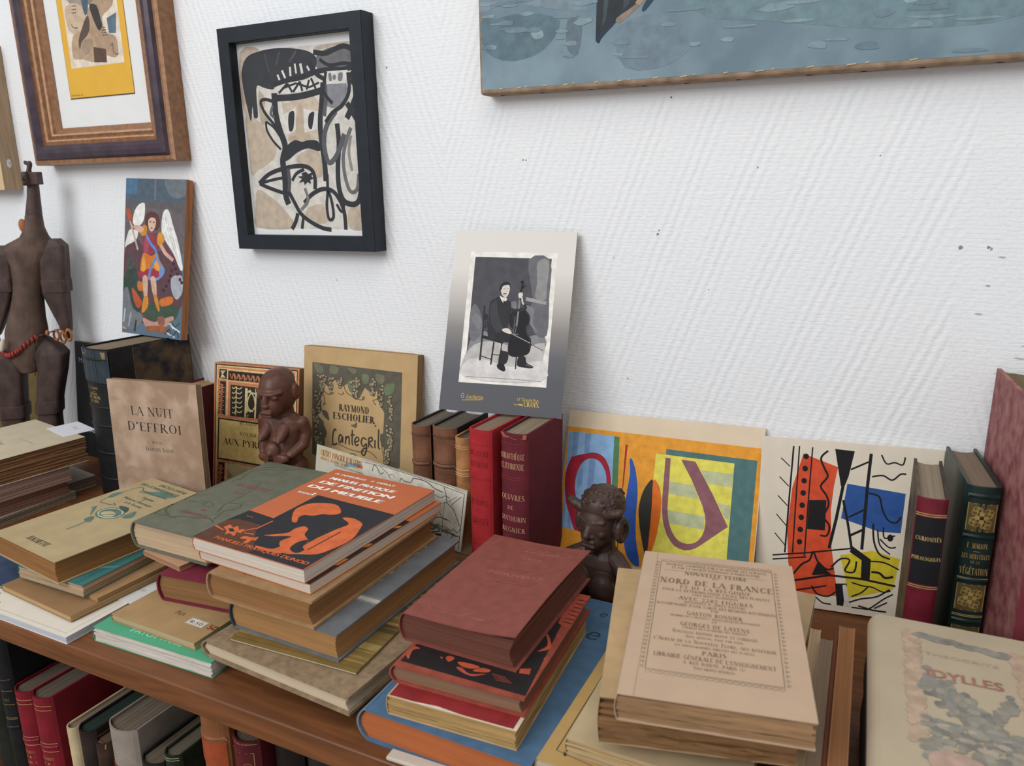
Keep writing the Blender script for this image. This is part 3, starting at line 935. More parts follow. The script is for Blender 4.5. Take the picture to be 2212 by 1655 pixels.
('E','4c473d',[472,711,13,14]),
('E','a89777',[471,712,9,9]),
('E','4c473d',[511,728,14,14]),
('E','a89777',[509,729,10,10]),
('E','4c473d',[489,627,15,16]),
('E','a89777',[487,628,10,11]),
('E','4c473d',[512,733,15,15]),
('E','a89777',[511,734,10,10]),
('E','4c473d',[622,722,16,16]),
('E','a89777',[621,723,11,11]),
('E','4c473d',[622,712,14,14]),
('E','a89777',[620,713,9,9]),
('E','4c473d',[637,764,14,14]),
('E','a89777',[636,765,9,9]),
('E','4c473d',[645,739,16,16]),
('E','a89777',[644,740,11,11]),
('E','4c473d',[631,783,13,13]),
('E','a89777',[630,784,9,9]),
('E','4c473d',[637,663,13,13]),
('E','a89777',[636,664,9,9]),
('E','4c473d',[611,740,16,16]),
('E','a89777',[610,741,11,11]),
('E','4c473d',[636,739,14,14]),
('E','a89777',[634,740,9,9]),
('E','4c473d',[635,695,15,15]),
('E','a89777',[633,696,10,10]),
('E','4c473d',[646,765,13,13]),
('E','a89777',[645,766,9,9]),
('E','4c473d',[624,707,13,13]),
('E','a89777',[623,708,9,9]),
('E','4c473d',[629,708,13,13]),
('E','a89777',[628,709,9,9]),
('E','4c473d',[634,684,12,12]),
('E','a89777',[633,685,8,8]),
('E','4c473d',[627,743,16,16]),
('E','a89777',[626,745,11,11]),
('E','4c473d',[633,668,12,12]),
('E','a89777',[632,669,8,8]),
('E','4c473d',[630,680,14,14]),
('E','a89777',[628,681,10,10]),
('E','4c473d',[635,688,14,14]),
('E','a89777',[634,689,9,9]),
('E','4c473d',[630,665,13,13]),
('E','a89777',[629,666,9,9]),
('E','4c473d',[625,671,13,13]),
('E','a89777',[624,672,9,9]),
('E','4c473d',[621,673,16,16]),
('E','a89777',[620,674,11,11]),
('E','4c473d',[629,689,13,13]),
('E','a89777',[628,690,9,9]),
('E','4c473d',[642,680,12,12]),
('E','a89777',[641,681,8,8]),
('E','4c473d',[706,652,13,13]),
('E','a89777',[705,653,9,9]),
('E','4c473d',[690,675,13,13]),
('E','a89777',[689,676,9,9]),
('E','4c473d',[698,602,12,12]),
('E','a89777',[697,603,8,8]),
('E','4c473d',[711,602,14,14]),
('E','a89777',[710,603,9,9]),
('E','4c473d',[714,737,15,15]),
('E','a89777',[713,738,10,10]),
('E','4c473d',[709,577,11,11]),
('E','a89777',[708,578,7,7]),
('E','4c473d',[701,598,14,14]),
('E','a89777',[700,599,9,9]),
('E','4c473d',[709,583,11,11]),
('E','a89777',[708,584,8,8]),
('E','4c473d',[721,683,11,11]),
('E','a89777',[719,685,8,8]),
('E','4c473d',[703,631,11,11]),
('E','a89777',[702,633,8,8]),
('E','4c473d',[693,629,11,11]),
('E','a89777',[692,630,8,8]),
('E','4c473d',[688,666,11,11]),
('E','a89777',[687,668,7,7]),
('E','4c473d',[712,637,15,15]),
('E','a89777',[711,639,10,10]),
('E','4c473d',[699,711,12,12]),
('E','a89777',[698,712,8,8]),
('E','4c473d',[705,633,15,15]),
('E','a89777',[704,634,10,10]),
('E','4c473d',[688,667,14,14]),
('E','a89777',[686,668,9,9]),
('E','4c473d',[709,708,13,13]),
('E','a89777',[708,710,9,9]),
('E','4c473d',[707,589,14,13]),
('E','a89777',[706,590,9,9]),
('E','4c473d',[150,596,12,12]),
('E','a89777',[149,597,8,8]),
('E','4c473d',[149,517,11,12]),
('E','a89777',[148,518,8,8]),
('E','4c473d',[139,601,14,15]),
('E','a89777',[138,602,10,10]),
('E','4c473d',[159,613,14,14]),
('E','a89777',[158,614,9,10]),
('E','4c473d',[157,632,11,12]),
('E','a89777',[156,633,8,8]),
('E','4c473d',[152,623,12,12]),
('E','a89777',[151,624,8,8]),
('E','4c473d',[148,499,12,13]),
('E','a89777',[147,500,8,9]),
('E','4c473d',[137,510,14,15]),
('E','a89777',[136,511,10,10]),
('E','4c473d',[121,637,15,16]),
('E','a89777',[120,638,10,11]),
('E','4c473d',[140,527,11,12]),
('E','a89777',[138,528,8,8]),
('E','4c473d',[152,485,15,15]),
('E','a89777',[151,486,10,10]),
('E','4c473d',[154,620,12,13]),
('E','a89777',[153,621,8,9]),
('E','4c473d',[137,600,14,14]),
('E','a89777',[136,602,9,10]),
('E','4c473d',[141,580,11,12]),
('E','a89777',[140,582,8,8]),
('E','4c473d',[152,506,15,15]),
('E','a89777',[151,507,10,10]),
('E','4c473d',[163,568,13,14]),
('E','a89777',[162,569,9,9]),
('E','4c473d',[151,541,14,15]),
('E','a89777',[149,542,10,10]),
('E','4c473d',[128,572,11,11]),
('E','a89777',[127,573,7,8]),
('E','4c473d',[119,605,15,15]),
('E','a89777',[118,606,10,11]),
('E','4c473d',[159,560,11,11]),
('E','a89777',[157,561,7,8]),
('E','4c473d',[143,390,14,14]),
('E','a89777',[142,391,9,10]),
('E','4c473d',[127,397,11,12]),
('E','a89777',[126,398,8,8]),
('E','4c473d',[109,449,13,13]),
('E','a89777',[107,450,9,9]),
('E','4c473d',[144,405,12,12]),
('E','a89777',[143,406,8,8]),
('E','4c473d',[117,429,12,12]),
('E','a89777',[116,430,8,8]),
('E','4c473d',[115,422,13,14]),
('E','a89777',[114,423,9,9]),
('E','4c473d',[154,481,13,13]),
('E','a89777',[153,482,9,9]),
('E','4c473d',[133,314,14,15]),
('E','a89777',[132,315,10,10]),
('E','4c473d',[146,390,11,12]),
('E','a89777',[144,391,8,8]),
('E','4c473d',[123,356,14,15]),
('E','a89777',[122,357,9,10]),
('E','4c473d',[121,346,12,12]),
('E','a89777',[120,347,8,8]),
('E','4c473d',[109,481,11,12]),
('E','a89777',[108,482,8,8]),
('E','4c473d',[148,403,13,13]),
('E','a89777',[147,404,9,9]),
('E','4c473d',[127,418,12,13]),
('E','a89777',[125,419,8,9]),
('E','4c473d',[135,346,12,12]),
('E','a89777',[134,347,8,8]),
('E','4c473d',[136,432,15,16]),
('E','a89777',[135,433,10,11]),
('E','4c473d',[127,360,15,16]),
('E','a89777',[126,361,10,11]),
('E','4c473d',[98,486,14,15]),
('E','a89777',[96,488,10,10]),
('E','4c473d',[110,399,13,14]),
('E','a89777',[109,400,9,9]),
('E','4c473d',[131,306,12,13]),
('E','a89777',[130,307,8,9]),
('E','4c473d',[102,462,15,16]),
('E','a89777',[101,463,10,11]),
('E','4c473d',[145,387,11,11]),
('E','a89777',[144,388,8,8]),
('E','4c473d',[105,430,13,13]),
('E','a89777',[104,431,9,9]),
('E','4c473d',[112,471,13,13]),
('E','a89777',[111,472,9,9]),
('E','4c473d',[107,418,11,11]),
('E','a89777',[106,419,7,8]),
('E','4c473d',[126,309,13,14]),
('E','a89777',[124,310,9,9]),
('E','4c473d',[156,233,11,12]),
('E','a89777',[155,234,8,8]),
('E','4c473d',[132,249,13,14]),
('E','a89777',[131,250,9,9]),
('E','4c473d',[158,142,15,16]),
('E','a89777',[157,143,10,11]),
('E','4c473d',[124,270,13,14]),
('E','a89777',[123,271,9,9]),
('E','4c473d',[158,217,13,13]),
('E','a89777',[157,218,9,9]),
('E','4c473d',[164,192,15,16]),
('E','a89777',[162,193,10,11]),
('E','4c473d',[151,251,15,15]),
('E','a89777',[150,252,10,10]),
('E','4c473d',[130,268,12,13]),
('E','a89777',[129,269,8,9]),
('E','4c473d',[173,302,15,15]),
('E','a89777',[172,303,10,10]),
('E','4c473d',[134,249,11,12]),
('E','a89777',[132,251,8,8]),
('E','4c473d',[129,263,13,13]),
('E','a89777',[128,264,9,9]),
('E','4c473d',[145,200,11,12]),
('E','a89777',[144,201,8,8]),
('E','4c473d',[141,178,12,12]),
('E','a89777',[140,179,8,8]),
('E','4c473d',[147,256,11,12]),
('E','a89777',[146,257,8,8]),
('E','4c473d',[146,229,14,15]),
('E','a89777',[144,230,10,10]),
('E','4c473d',[171,205,14,15]),
('E','a89777',[170,206,10,10]),
('E','4c473d',[158,169,13,14]),
('E','a89777',[157,170,9,9]),
('E','4c473d',[160,159,15,16]),
('E','a89777',[159,160,10,11]),
('E','4c473d',[162,174,12,13]),
('E','a89777',[161,176,8,9]),
('E','4c473d',[153,160,11,12]),
('E','a89777',[152,161,8,8]),
('E','4c473d',[129,305,12,13]),
('E','a89777',[127,306,8,9]),
('E','4c473d',[148,183,11,12]),
('E','a89777',[147,184,8,8]),
('E','4c473d',[158,168,11,11]),
('E','a89777',[156,169,7,8]),
('E','4c473d',[125,309,12,13]),
('E','a89777',[124,311,8,9]),
('E','4c473d',[167,152,14,14]),
('E','a89777',[166,154,9,10]),
('E','4c473d',[149,267,13,13]),
('E','a89777',[148,268,9,9]),
('E','4c473d',[128,246,14,14]),
('E','a89777',[127,247,9,10]),
('E','4c473d',[162,158,11,12]),
('E','a89777',[161,159,8,8]),
('E','4c473d',[141,208,14,15]),
('E','a89777',[140,209,10,10]),
('E','4c473d',[175,225,15,15]),
('E','a89777',[174,227,10,10]),
('E','4c473d',[774,633,15,15]),
('E','a89777',[773,634,10,10]),
('E','4c473d',[784,569,13,13]),
('E','a89777',[782,570,9,9]),
('E','4c473d',[797,520,13,13]),
('E','a89777',[796,521,9,9]),
('E','4c473d',[790,489,11,11]),
('E','a89777',[789,490,8,8]),
('E','4c473d',[786,512,11,11]),
('E','a89777',[785,513,7,7]),
('E','4c473d',[782,488,13,13]),
('E','a89777',[781,489,9,9]),
('E','4c473d',[800,566,13,13]),
('E','a89777',[798,567,9,9]),
('E','4c473d',[774,613,12,12]),
('E','a89777',[773,614,8,8]),
('E','4c473d',[782,552,14,14]),
('E','a89777',[781,553,10,10]),
('E','4c473d',[778,608,12,12]),
('E','a89777',[777,609,8,8]),
('E','4c473d',[793,488,15,15]),
('E','a89777',[792,489,10,10]),
('E','4c473d',[784,543,11,11]),
('E','a89777',[783,544,8,8]),
('E','4c473d',[788,510,11,11]),
('E','a89777',[786,511,7,7]),
('E','4c473d',[764,621,14,14]),
('E','a89777',[763,622,10,10]),
('E','4c473d',[783,499,14,14]),
('E','a89777',[782,500,10,10]),
('E','4c473d',[793,593,15,15]),
('E','a89777',[792,595,10,10]),
('E','4c473d',[795,543,13,12]),
('E','a89777',[794,544,9,8]),
('E','4c473d',[784,662,13,13]),
('E','a89777',[783,663,9,9]),
('E','4c473d',[779,619,12,12]),
('E','a89777',[778,620,8,8]),
('E','4c473d',[772,656,12,12]),
('E','a89777',[771,657,8,8]),
('E','4c473d',[795,346,14,14]),
('E','a89777',[794,347,9,9]),
('E','4c473d',[795,256,17,17]),
('E','a89777',[793,257,11,11]),
('E','4c473d',[793,306,15,14]),
('E','a89777',[792,307,10,10]),
('E','4c473d',[785,287,15,15]),
('E','a89777',[784,288,10,10]),
('E','4c473d',[789,308,13,13]),
('E','a89777',[788,309,9,9]),
('E','4c473d',[757,432,14,13]),
('E','a89777',[756,433,9,9]),
('E','4c473d',[797,326,15,15]),
('E','a89777',[796,327,11,10]),
('E','4c473d',[808,381,13,13]),
('E','a89777',[806,382,9,9]),
('E','4c473d',[776,301,16,16]),
('E','a89777',[775,302,11,11]),
('E','4c473d',[802,310,16,16]),
('E','a89777',[801,311,11,11]),
('E','4c473d',[798,307,16,16]),
('E','a89777',[797,308,11,11]),
('E','4c473d',[778,320,14,14]),
('E','a89777',[777,321,10,10]),
('E','4c473d',[784,270,17,17]),
('E','a89777',[783,271,11,11]),
('E','4c473d',[783,332,12,12]),
('E','a89777',[782,334,8,8]),
('E','4c473d',[772,362,15,15]),
('E','a89777',[770,363,10,10]),
('E','4c473d',[797,270,15,15]),
('E','a89777',[796,271,10,10]),
('E','4c473d',[768,362,15,15]),
('E','a89777',[767,363,10,10]),
('E','4c473d',[795,331,14,14]),
('E','a89777',[794,332,9,9]),
('E','4c473d',[784,271,13,13]),
('E','a89777',[782,272,9,9]),
('E','4c473d',[792,388,16,16]),
('E','a89777',[791,389,11,11]),
('E','4c473d',[793,411,16,16]),
('E','a89777',[792,412,11,11]),
('E','4c473d',[761,396,15,15]),
('E','a89777',[760,397,10,10]),
('E','4c473d',[798,282,16,15]),
('E','a89777',[796,283,11,11]),
('E','4c473d',[783,357,14,14]),
('E','a89777',[782,358,10,10]),
('E','4c473d',[786,268,13,13]),
('E','a89777',[784,269,9,9]),
('E','4c473d',[804,322,13,13]),
('E','a89777',[802,323,9,9]),
('E','4c473d',[731,252,15,15]),
('E','a89777',[730,253,10,10]),
('E','4c473d',[751,157,13,13]),
('E','a89777',[749,158,9,9]),
('E','4c473d',[768,158,15,15]),
('E','a89777',[766,160,10,10]),
('E','4c473d',[750,139,14,14]),
('E','a89777',[749,140,10,10]),
('E','4c473d',[774,126,13,13]),
('E','a89777',[773,127,9,9]),
('E','4c473d',[767,123,17,17]),
('E','a89777',[765,125,11,11]),
('E','4c473d',[772,215,16,16]),
('E','a89777',[771,216,11,11]),
('E','4c473d',[744,175,13,13]),
('E','a89777',[743,176,9,9]),
('E','4c473d',[734,226,12,13]),
('E','a89777',[733,227,8,9]),
('E','4c473d',[748,155,16,16]),
('E','a89777',[747,156,11,11]),
('E','4c473d',[772,139,16,16]),
('E','a89777',[771,140,11,11]),
('E','4c473d',[776,142,17,17]),
('E','a89777',[774,143,11,11]),
('E','4c473d',[779,155,12,12]),
('E','a89777',[778,156,8,8]),
('E','4c473d',[730,236,13,13]),
('E','a89777',[729,237,9,9]),
('E','4c473d',[759,191,15,15]),
('E','a89777',[758,192,10,10]),
('E','4c473d',[751,137,14,14]),
('E','a89777',[750,138,9,9]),
('E','4c473d',[757,165,12,12]),
('E','a89777',[756,167,8,8]),
('E','4c473d',[758,158,15,15]),
('E','a89777',[756,159,10,10]),
('E','4c473d',[781,173,17,17]),
('E','a89777',[780,174,11,11]),
('E','4c473d',[778,245,15,15]),
('E','a89777',[777,246,11,11]),
('E','4c473d',[740,202,14,14]),
('E','a89777',[739,203,10,10]),
('E','4c473d',[773,194,16,16]),
('E','a89777',[772,196,11,11]),
('E','4c473d',[751,189,14,14]),
('E','a89777',[750,190,10,10]),
('E','4c473d',[772,144,15,15]),
('E','a89777',[770,146,10,10]),
('E','4c473d',[752,203,16,16]),
('E','a89777',[751,204,11,11]),
('E','4c473d',[743,168,14,14]),
('E','a89777',[742,169,9,9]),
('L','5a4c38',[5,202,648,237,627,282,642,259,647,248,628]),
('L','5a4c38',[5,191,624,204,578,193,537,215,556]),
('L','5a4c38',[5,372,720,396,663,456,631,527,612,561,633,538,637,550,614]),
('L','5a4c38',[5,328,646,351,636,374,649,362,660]),
('L','5a4c38',[5,673,695,669,634,633,620,658,585]),
('L','5a4c38',[5,269,223,337,238,420,212,526,198,573,212,621,208,677,168]),
('L','6a5b42',[8,422,128,433,164,462,175,491,167,510,137,505,101,482,82,446,86,422,110,424,130]),
('E','7d6a4a',[464,122,24,29]),
('S','5f594b',[444,404,473,412,496,431,491,389,462,393])],
'dunod':[
('P','2b2b30',[268,658,1026,643,991,2,6,6,-32,214,17,347,274,332]),
('P','5e3a2a',[-63,208,62,246,279,246,315,189,525,33,503,-2,18,3]),
('S','d2693a',[341,417,299,478,319,547,403,591,509,604,594,570,640,528,598,495,538,483,496,445,431,431,424,396,469,350,430,346]),
('S','d2693a',[417,170,476,202,536,245,531,292,562,331,618,316,658,262,735,225,743,154,730,185,757,122,736,96,666,106,582,157,598,220,478,180]),
('S','d2693a',[704,493,783,513,884,489,920,452,976,356,985,283,962,201,934,146,887,119,815,100,759,79,698,82,766,126,749,193,769,276,794,384,813,452]),
('S','2b2b30',[713,124,695,191,735,225,772,164,813,144,798,102]),
('K','d2693a',[13,296,202,306,308]),
('P','d2693a',[72,146,82,181,140,162,151,187,203,157,228,176,255,137,217,132,253,97,187,111,177,88,140,122]),
('P','2b2b30',[121,145,150,156,198,135,169,123]),
('K','d2693a',[15,3,140,111,121]),
('K','d2693a',[12,241,151,287,209]),
('S','d2693a',[314,92,311,119,386,129,406,146,431,108,403,107,410,72,378,69,366,102]),
('K','d2693a',[13,274,144,350,154]),
('S','d2693a',[629,91,652,137,720,108,714,70,571,51,483,72,592,77]),
('K','2b2b30',[10,42,291,103,293]),
('K','d2693a',[7,77,290,137,291]),
('K','2b2b30',[9,759,142,765,313]),
('K','2b2b30',[9,831,151,846,364])],
'nouveau':[
('L','565a3e',[18,66,85,112,138,-17,233,-40,206,59,125,223,124,383,124]),
('L','565a3e',[24,20,115,-5,172,-48,248,68,233,148,168,303,124]),
('L','4f5338',[16,319,108,407,150,564,169,667,195,797,168]),
('L','5a5d42',[14,-48,248,-98,348,-112,415,9,398,80,324,192,330,277,329]),
('L','5a5d42',[16,-145,431,-198,540,-199,616,-151,680,-92,617,-47,706,-27,764]),
('L','565a3e',[18,650,272,562,378,656,402,737,400,753,340,688,303,717,248,745,195]),
('L','5a5d42',[14,576,382,570,469,532,599,466,705]),
('L','5a5d42',[12,185,686,119,827,236,883,432,919,701,1012]),
('L','5a5d42',[18,87,636,75,710,112,772,182,711,145,651]),
('L','5a5d42',[16,157,891,261,931,414,955]),
('L','5a5d42',[12,333,321,385,356,470,333,432,302,362,317])],
'emblem':[
('L','4f6a63',[11,142,581,97,686,107,767,143,861,235,838,239,809,326,815]),
('L','4f6a63',[11,159,579,284,590,344,602,281,617]),
('S','5f7a70',[114,648,60,701,112,754,146,677]),
('S','5f7a70',[216,830,328,847,430,890,645,892,592,839,399,816]),
('E','5d7870',[475,519,152,78]),
('E','cdb98f',[475,519,133,66]),
('E','5d7870',[475,519,119,56]),
('E','b8ab86',[473,505,83,34]),
('K','4f6a63',[11,407,463,608,550]),
('K','4f6a63',[11,364,499,499,584]),
('S','41584f',[392,608,498,626,583,580,515,578]),
('S','5f7a70',[207,501,221,535,300,485,370,433,220,506]),
('S','5f7a70',[627,571,639,617,725,560,698,522,643,525]),
('K','5f7a70',[16,478,254,476,323,453,416]),
('S','5f7a70',[394,391,416,440,505,387,464,369])],
'mapart':[
('P','c9bd98',[10,971,321,1016,329,779,22,757]),
('P','7a9ba8',[211,852,330,894,330,830,207,778]),
('P','c0704a',[295,855,332,874,330,823,288,821]),
('P','d3cfc0',[326,986,995,982,995,9,347,381]),
('K','4b4944',[3,329,944,495,976,651,978,810,965,983,937]),
('K','4b4944',[2,326,976,514,1012,670,1013,830,1000,993,966]),
('K','4b4944',[4,984,938,984,16]),
('L','4b4944',[4,397,842,405,948,427,921,453,838,471,879]),
('L','4b4944',[4,582,814,591,878,606,845,627,845,652,856,664,936]),
('L','4b4944',[5,664,936,715,950,758,936,803,880,857,859]),
('L','4b4944',[3,784,825,818,776,849,769,869,811,901,804]),
('L','4b4944',[4,859,947,879,818,888,711,927,652,958,508,976,412]),
('L','4b4944',[3,915,700,934,769,968,877]),
('L','4b4944',[3,794,593,836,566,871,453,907,449]),
('K','4b4944',[2,872,728,870,479,875,218]),
('K','4b4944',[2,843,653,898,745,942,859]),
('L','4b4944',[3,805,331,831,428,881,459,924,432]),
('L','4b4944',[4,784,345,811,296,855,336]),
('L','4b4944',[6,787,268,819,223,836,299,859,234,811,179]),
('L','4b4944',[4,879,234,914,268,940,245,932,175]),
('L','4b4944',[3,937,347,969,301,982,389]),
('L','4b4944',[4,792,167,841,172,872,165]),
('P','4b4944',[836,181,871,196,870,144,835,130]),
('L','4b4944',[5,932,163,953,137,923,132]),
('L','6b6558',[3,445,962,490,893,513,852]),
('L','6b6558',[3,525,818,508,849,531,893,549,849])],
'woodcut':[
('P','231d1e',[48,179,230,953,916,766,1003,24,29,40]),
('S','b4503a',[26,101,28,158,48,179,115,170,75,144,101,68,55,96,49,66]),
('S','b4503a',[330,151,350,171,391,163,373,124]),
('S','c0553a',[430,141,513,152,597,144,548,117,481,116]),
('S','c0553a',[568,103,610,142,676,142,659,117]),
('S','b4503a',[447,99,489,105,564,76,666,107,593,66,511,73]),
('S','a84c38',[292,140,302,150,319,134]),
('S','c0553a',[863,543,908,512,959,425,885,375,927,444]),
('S','b4503a',[933,565,966,544,963,528]),
('S','b4503a',[957,334,984,356,975,319]),
('P','a84c38',[885,756,916,1000,997,997,984,626,896,662]),
('P','b4503a',[851,208,920,229,936,182,865,173]),
('K','231d1e',[10,920,685,1010,681]),
('K','231d1e',[10,922,725,1011,721]),
('K','231d1e',[10,924,765,1012,762]),
('K','231d1e',[10,926,805,1013,803]),
('K','231d1e',[10,928,847,1014,846]),
('K','231d1e',[10,930,889,1015,888]),
('K','231d1e',[10,932,931,1016,932]),
('K','a84c38',[5,702,118,802,116]),
('K','a84c38',[5,719,105,822,107]),
('K','a84c38',[5,736,92,842,98]),
('K','a84c38',[5,753,80,863,89])],
'frieze':[
('P','c77f55',[0,1000,1000,1000,1000,0,0,0]),
('P','2a2320',[17,987,981,989,980,-1,20,-9]),
('P','d9c48e',[28,979,971,981,970,-1,29,-8]),
('P','c98057',[44,969,955,971,954,-2,42,-8]),
('P','d9c48e',[54,958,165,957,160,872,49,873]),
('P','2e2a24',[62,951,156,951,152,877,57,878]),
('P','d9c48e',[165,957,950,950,946,938,166,946]),
('P','2e2520',[171,942,944,936,943,874,168,872]),
('P','d9c48e',[168,869,944,862,941,855,168,861]),
('P','d9c48e',[153,868,172,869,168,596,149,594]),
('P','2e2520',[73,858,143,858,138,600,55,605]),
('P','d9c48e',[43,579,945,570,932,226,31,258]),
('P','2e2a24',[54,578,938,564,925,231,50,257]),
('P','dcc07a',[72,566,919,552,907,248,66,269]),
('P','2e2a24',[199,838,608,832,603,600,200,599]),
('P','2e2520',[67,236,143,235,136,7,52,7]),
('P','d9c48e',[158,234,176,235,168,8,150,7]),
('P','8b8a6c',[200,232,598,219,561,-21,194,19]),
('S','b9ab7a',[200,232,598,219,593,172,423,182,294,128,202,171]),
('S','d2b768',[206,57,295,109,399,124,475,175,541,169,595,124,427,68,246,12]),
('L','d9c48e',[12,400,820,402,636]),
('L','d9c48e',[12,504,826,505,642]),
('K','d9c48e',[18,387,824,382,602]),
('K','d9c48e',[18,507,821,499,599]),
('L','d9c48e',[12,376,767,427,798,480,763,496,689,445,648,392,674]),
('L','d9c48e',[12,519,775,453,790,410,731,418,675,471,649]),
('P','d9c48e',[433,817,441,806,458,807,445,798,451,786,434,793,417,784,422,797,409,805,425,806]),
('L','d9c48e',[9,270,827,239,811,219,820]),
('L','d9c48e',[9,272,792,240,774,220,782]),
('L','d9c48e',[9,273,756,241,736,221,745]),
('L','d9c48e',[9,274,720,242,699,223,707]),
('L','d9c48e',[9,275,684,244,661,224,669]),
('L','d9c48e',[9,277,648,245,623,225,632]),
('L','d9c48e',[9,271,818,310,811,338,826]),
('L','d9c48e',[9,272,782,311,775,339,791]),
('L','d9c48e',[9,273,746,312,739,340,755]),
('L','d9c48e',[9,274,711,314,703,342,719]),
('L','d9c48e',[9,276,675,315,668,343,683]),
('L','d9c48e',[9,277,639,316,632,344,647]),
('K','d9c48e',[10,273,827,267,610]),
('L','c98057',[9,190,922,217,885,235,924,256,874]),
('L','c98057',[9,246,921,274,885,292,923,313,873]),
('L','c98057',[9,303,920,331,884,349,923,370,872]),
('L','c98057',[9,360,920,388,884,406,922,427,872]),
('L','c98057',[9,418,919,445,883,463,922,484,871]),
('L','c98057',[9,475,919,502,882,520,921,541,871]),
('L','c98057',[9,532,918,559,882,577,921,599,870]),
('L','c98057',[9,589,917,616,881,635,920,656,869]),
('L','c98057',[9,646,917,674,881,692,919,713,869]),
('L','c98057',[9,704,916,731,880,749,919,771,868]),
('L','c98057',[9,761,916,789,879,807,918,828,867]),
('L','c98057',[9,819,915,846,879,864,918,886,867]),
('L','c98057',[9,876,915,904,878,922,917,944,866]),
('L','c98057',[9,70,835,109,828,77,812,129,810]),
('L','c98057',[9,68,801,107,794,76,778,127,776]),
('L','c98057',[9,67,767,106,760,74,744,126,742]),
('L','c98057',[9,65,733,104,726,73,710,124,708]),
('L','c98057',[9,64,699,103,692,71,676,123,674]),
('L','c98057',[9,62,665,101,658,70,642,121,640]),
('L','c98057',[9,61,631,100,624,68,608,120,606]),
('L','c98057',[9,71,212,113,205,72,189,130,187]),
('L','c98057',[9,68,178,110,171,69,154,127,152]),
('L','c98057',[9,65,144,107,136,66,120,124,118]),
('L','c98057',[9,63,109,104,102,63,86,122,84]),
('L','c98057',[9,60,75,102,68,61,51,119,49]),
('L','c98057',[9,57,41,99,33,58,17,116,15]),
('L','d9c48e',[9,79,939,100,912,133,885]),
('L','d9c48e',[9,97,940,100,912,115,884]),
('L','d9c48e',[9,115,941,100,912,97,883]),
('L','d9c48e',[9,133,942,100,912,79,882])],
'canvasart':[
('S','5f7680',[0,740,41,762,110,782,184,663,147,391,75,301,14,424]),
('S','7b8c96',[4,843,75,892,184,775,247,741,223,829,110,945,14,948]),
('S','6f878f',[436,814,582,935,745,793,1000,851,1000,328,803,298,582,478,483,559]),
('S','71838f',[304,528,391,635,460,376,413,140,325,138]),
('S','8a9ea6',[118,590,139,613,147,529,128,505]),
('S','8fa4ab',[803,684,839,752,851,572,821,506]),
('S','65757f',[200,660,231,628,223,315,200,378]),
('P','2e3338',[263,1000,427,1000,386,909,347,760,304,617,268,419,261,435,262,652]),
('P','3f4d52',[279,1000,292,1000,283,649,275,563]),
('P','3f4a50',[321,1000,330,1000,330,762,317,704]),
('S','24384a',[261,449,275,519,304,632,302,588,275,461,268,404]),
('S','8c7c70',[304,632,342,746,373,909,386,939,382,879,351,730,313,586]),
('P','b0917a',[342,761,369,940,386,957,380,891,351,730]),
('S','2c4356',[356,699,369,804,395,939,400,908,364,683]),
('K','c3b48c',[2,4,19,7,28]),
('K','c3b48c',[2,43,16,50,24]),
('K','c3b48c',[2,84,13,94,20]),
('K','c3b48c',[2,104,19,107,29]),
('K','c3b48c',[2,146,16,153,25]),
('K','c3b48c',[2,191,13,202,20]),
('K','c3b48c',[2,212,20,216,30]),
('K','c3b48c',[2,259,16,267,25]),
('K','c3b48c',[2,308,13,319,21]),
('K','c3b48c',[2,331,20,335,30]),
('K','c3b48c',[2,382,17,391,26]),
('K','c3b48c',[2,436,13,449,21]),
('K','c3b48c',[2,461,20,466,31]),
('K','c3b48c',[2,518,17,527,26]),
('K','c3b48c',[2,577,13,592,21]),
('K','c3b48c',[2,606,21,611,32]),
('K','c3b48c',[2,668,17,679,27]),
('K','c3b48c',[2,734,13,750,22]),
('K','c3b48c',[2,765,21,771,33]),
('K','c3b48c',[2,835,17,847,28]),
('S','7c919b',[195,492,192,480,182,482,174,487,175,502,182,514,190,506]),
('S','6e838e',[108,633,95,619,71,625,47,634,53,653,70,659,90,654]),
('S','82959f',[319,276,317,262,307,266,297,274,300,292,307,294,315,291]),
('S','748a95',[786,926,765,907,740,905,718,919,721,938,740,952,768,944]),
('S','80969d',[36,788,30,772,15,775,2,786,5,798,14,802,30,804]),
('S','7c919b',[448,898,442,876,425,864,415,882,414,912,426,931,441,926]),
('S','82959f',[967,317,950,313,921,310,896,328,900,337,924,337,956,333]),
('S','748a95',[332,384,328,368,310,371,299,385,296,403,310,412,327,401]),
('S','80969d',[900,367,884,358,853,362,836,375,824,387,855,385,886,378]),
('S','7c919b',[39,458,35,439,20,445,8,452,9,479,20,491,35,481]),
('S','6e838e',[783,164,784,140,760,138,746,160,747,187,760,205,779,199]),
('S','82959f',[698,206,695,176,678,187,667,202,667,224,678,247,694,237]),
('S','748a95',[377,233,365,220,332,231,309,245,306,261,334,257,360,248]),
('S','7c919b',[601,837,591,820,578,819,570,829,568,847,579,853,591,854]),
('S','6e838e',[79,700,75,673,53,680,33,697,42,712,56,730,77,720]),
('S','82959f',[181,931,171,907,146,910,130,921,126,943,147,967,164,955]),
('S','748a95',[526,831,523,813,507,803,497,816,493,846,507,856,522,850]),
('S','80969d',[930,900,921,887,902,877,888,893,890,911,903,927,918,916]),
('S','7c919b',[221,427,220,409,204,408,189,426,194,442,204,455,216,453]),
('S','6e838e',[142,601,134,579,113,587,96,600,89,620,112,629,138,621]),
('S','82959f',[91,874,84,862,67,863,54,867,55,882,67,893,82,887]),
('S','80969d',[203,557,194,539,183,546,177,552,175,572,184,580,194,573]),
('S','7c919b',[683,824,673,797,647,792,634,815,633,841,649,862,669,852]),
('S','6e838e',[32,459,22,443,9,450,-2,457,0,473,10,481,25,474]),
('S','82959f',[535,326,531,307,520,310,514,319,510,340,520,353,531,349]),
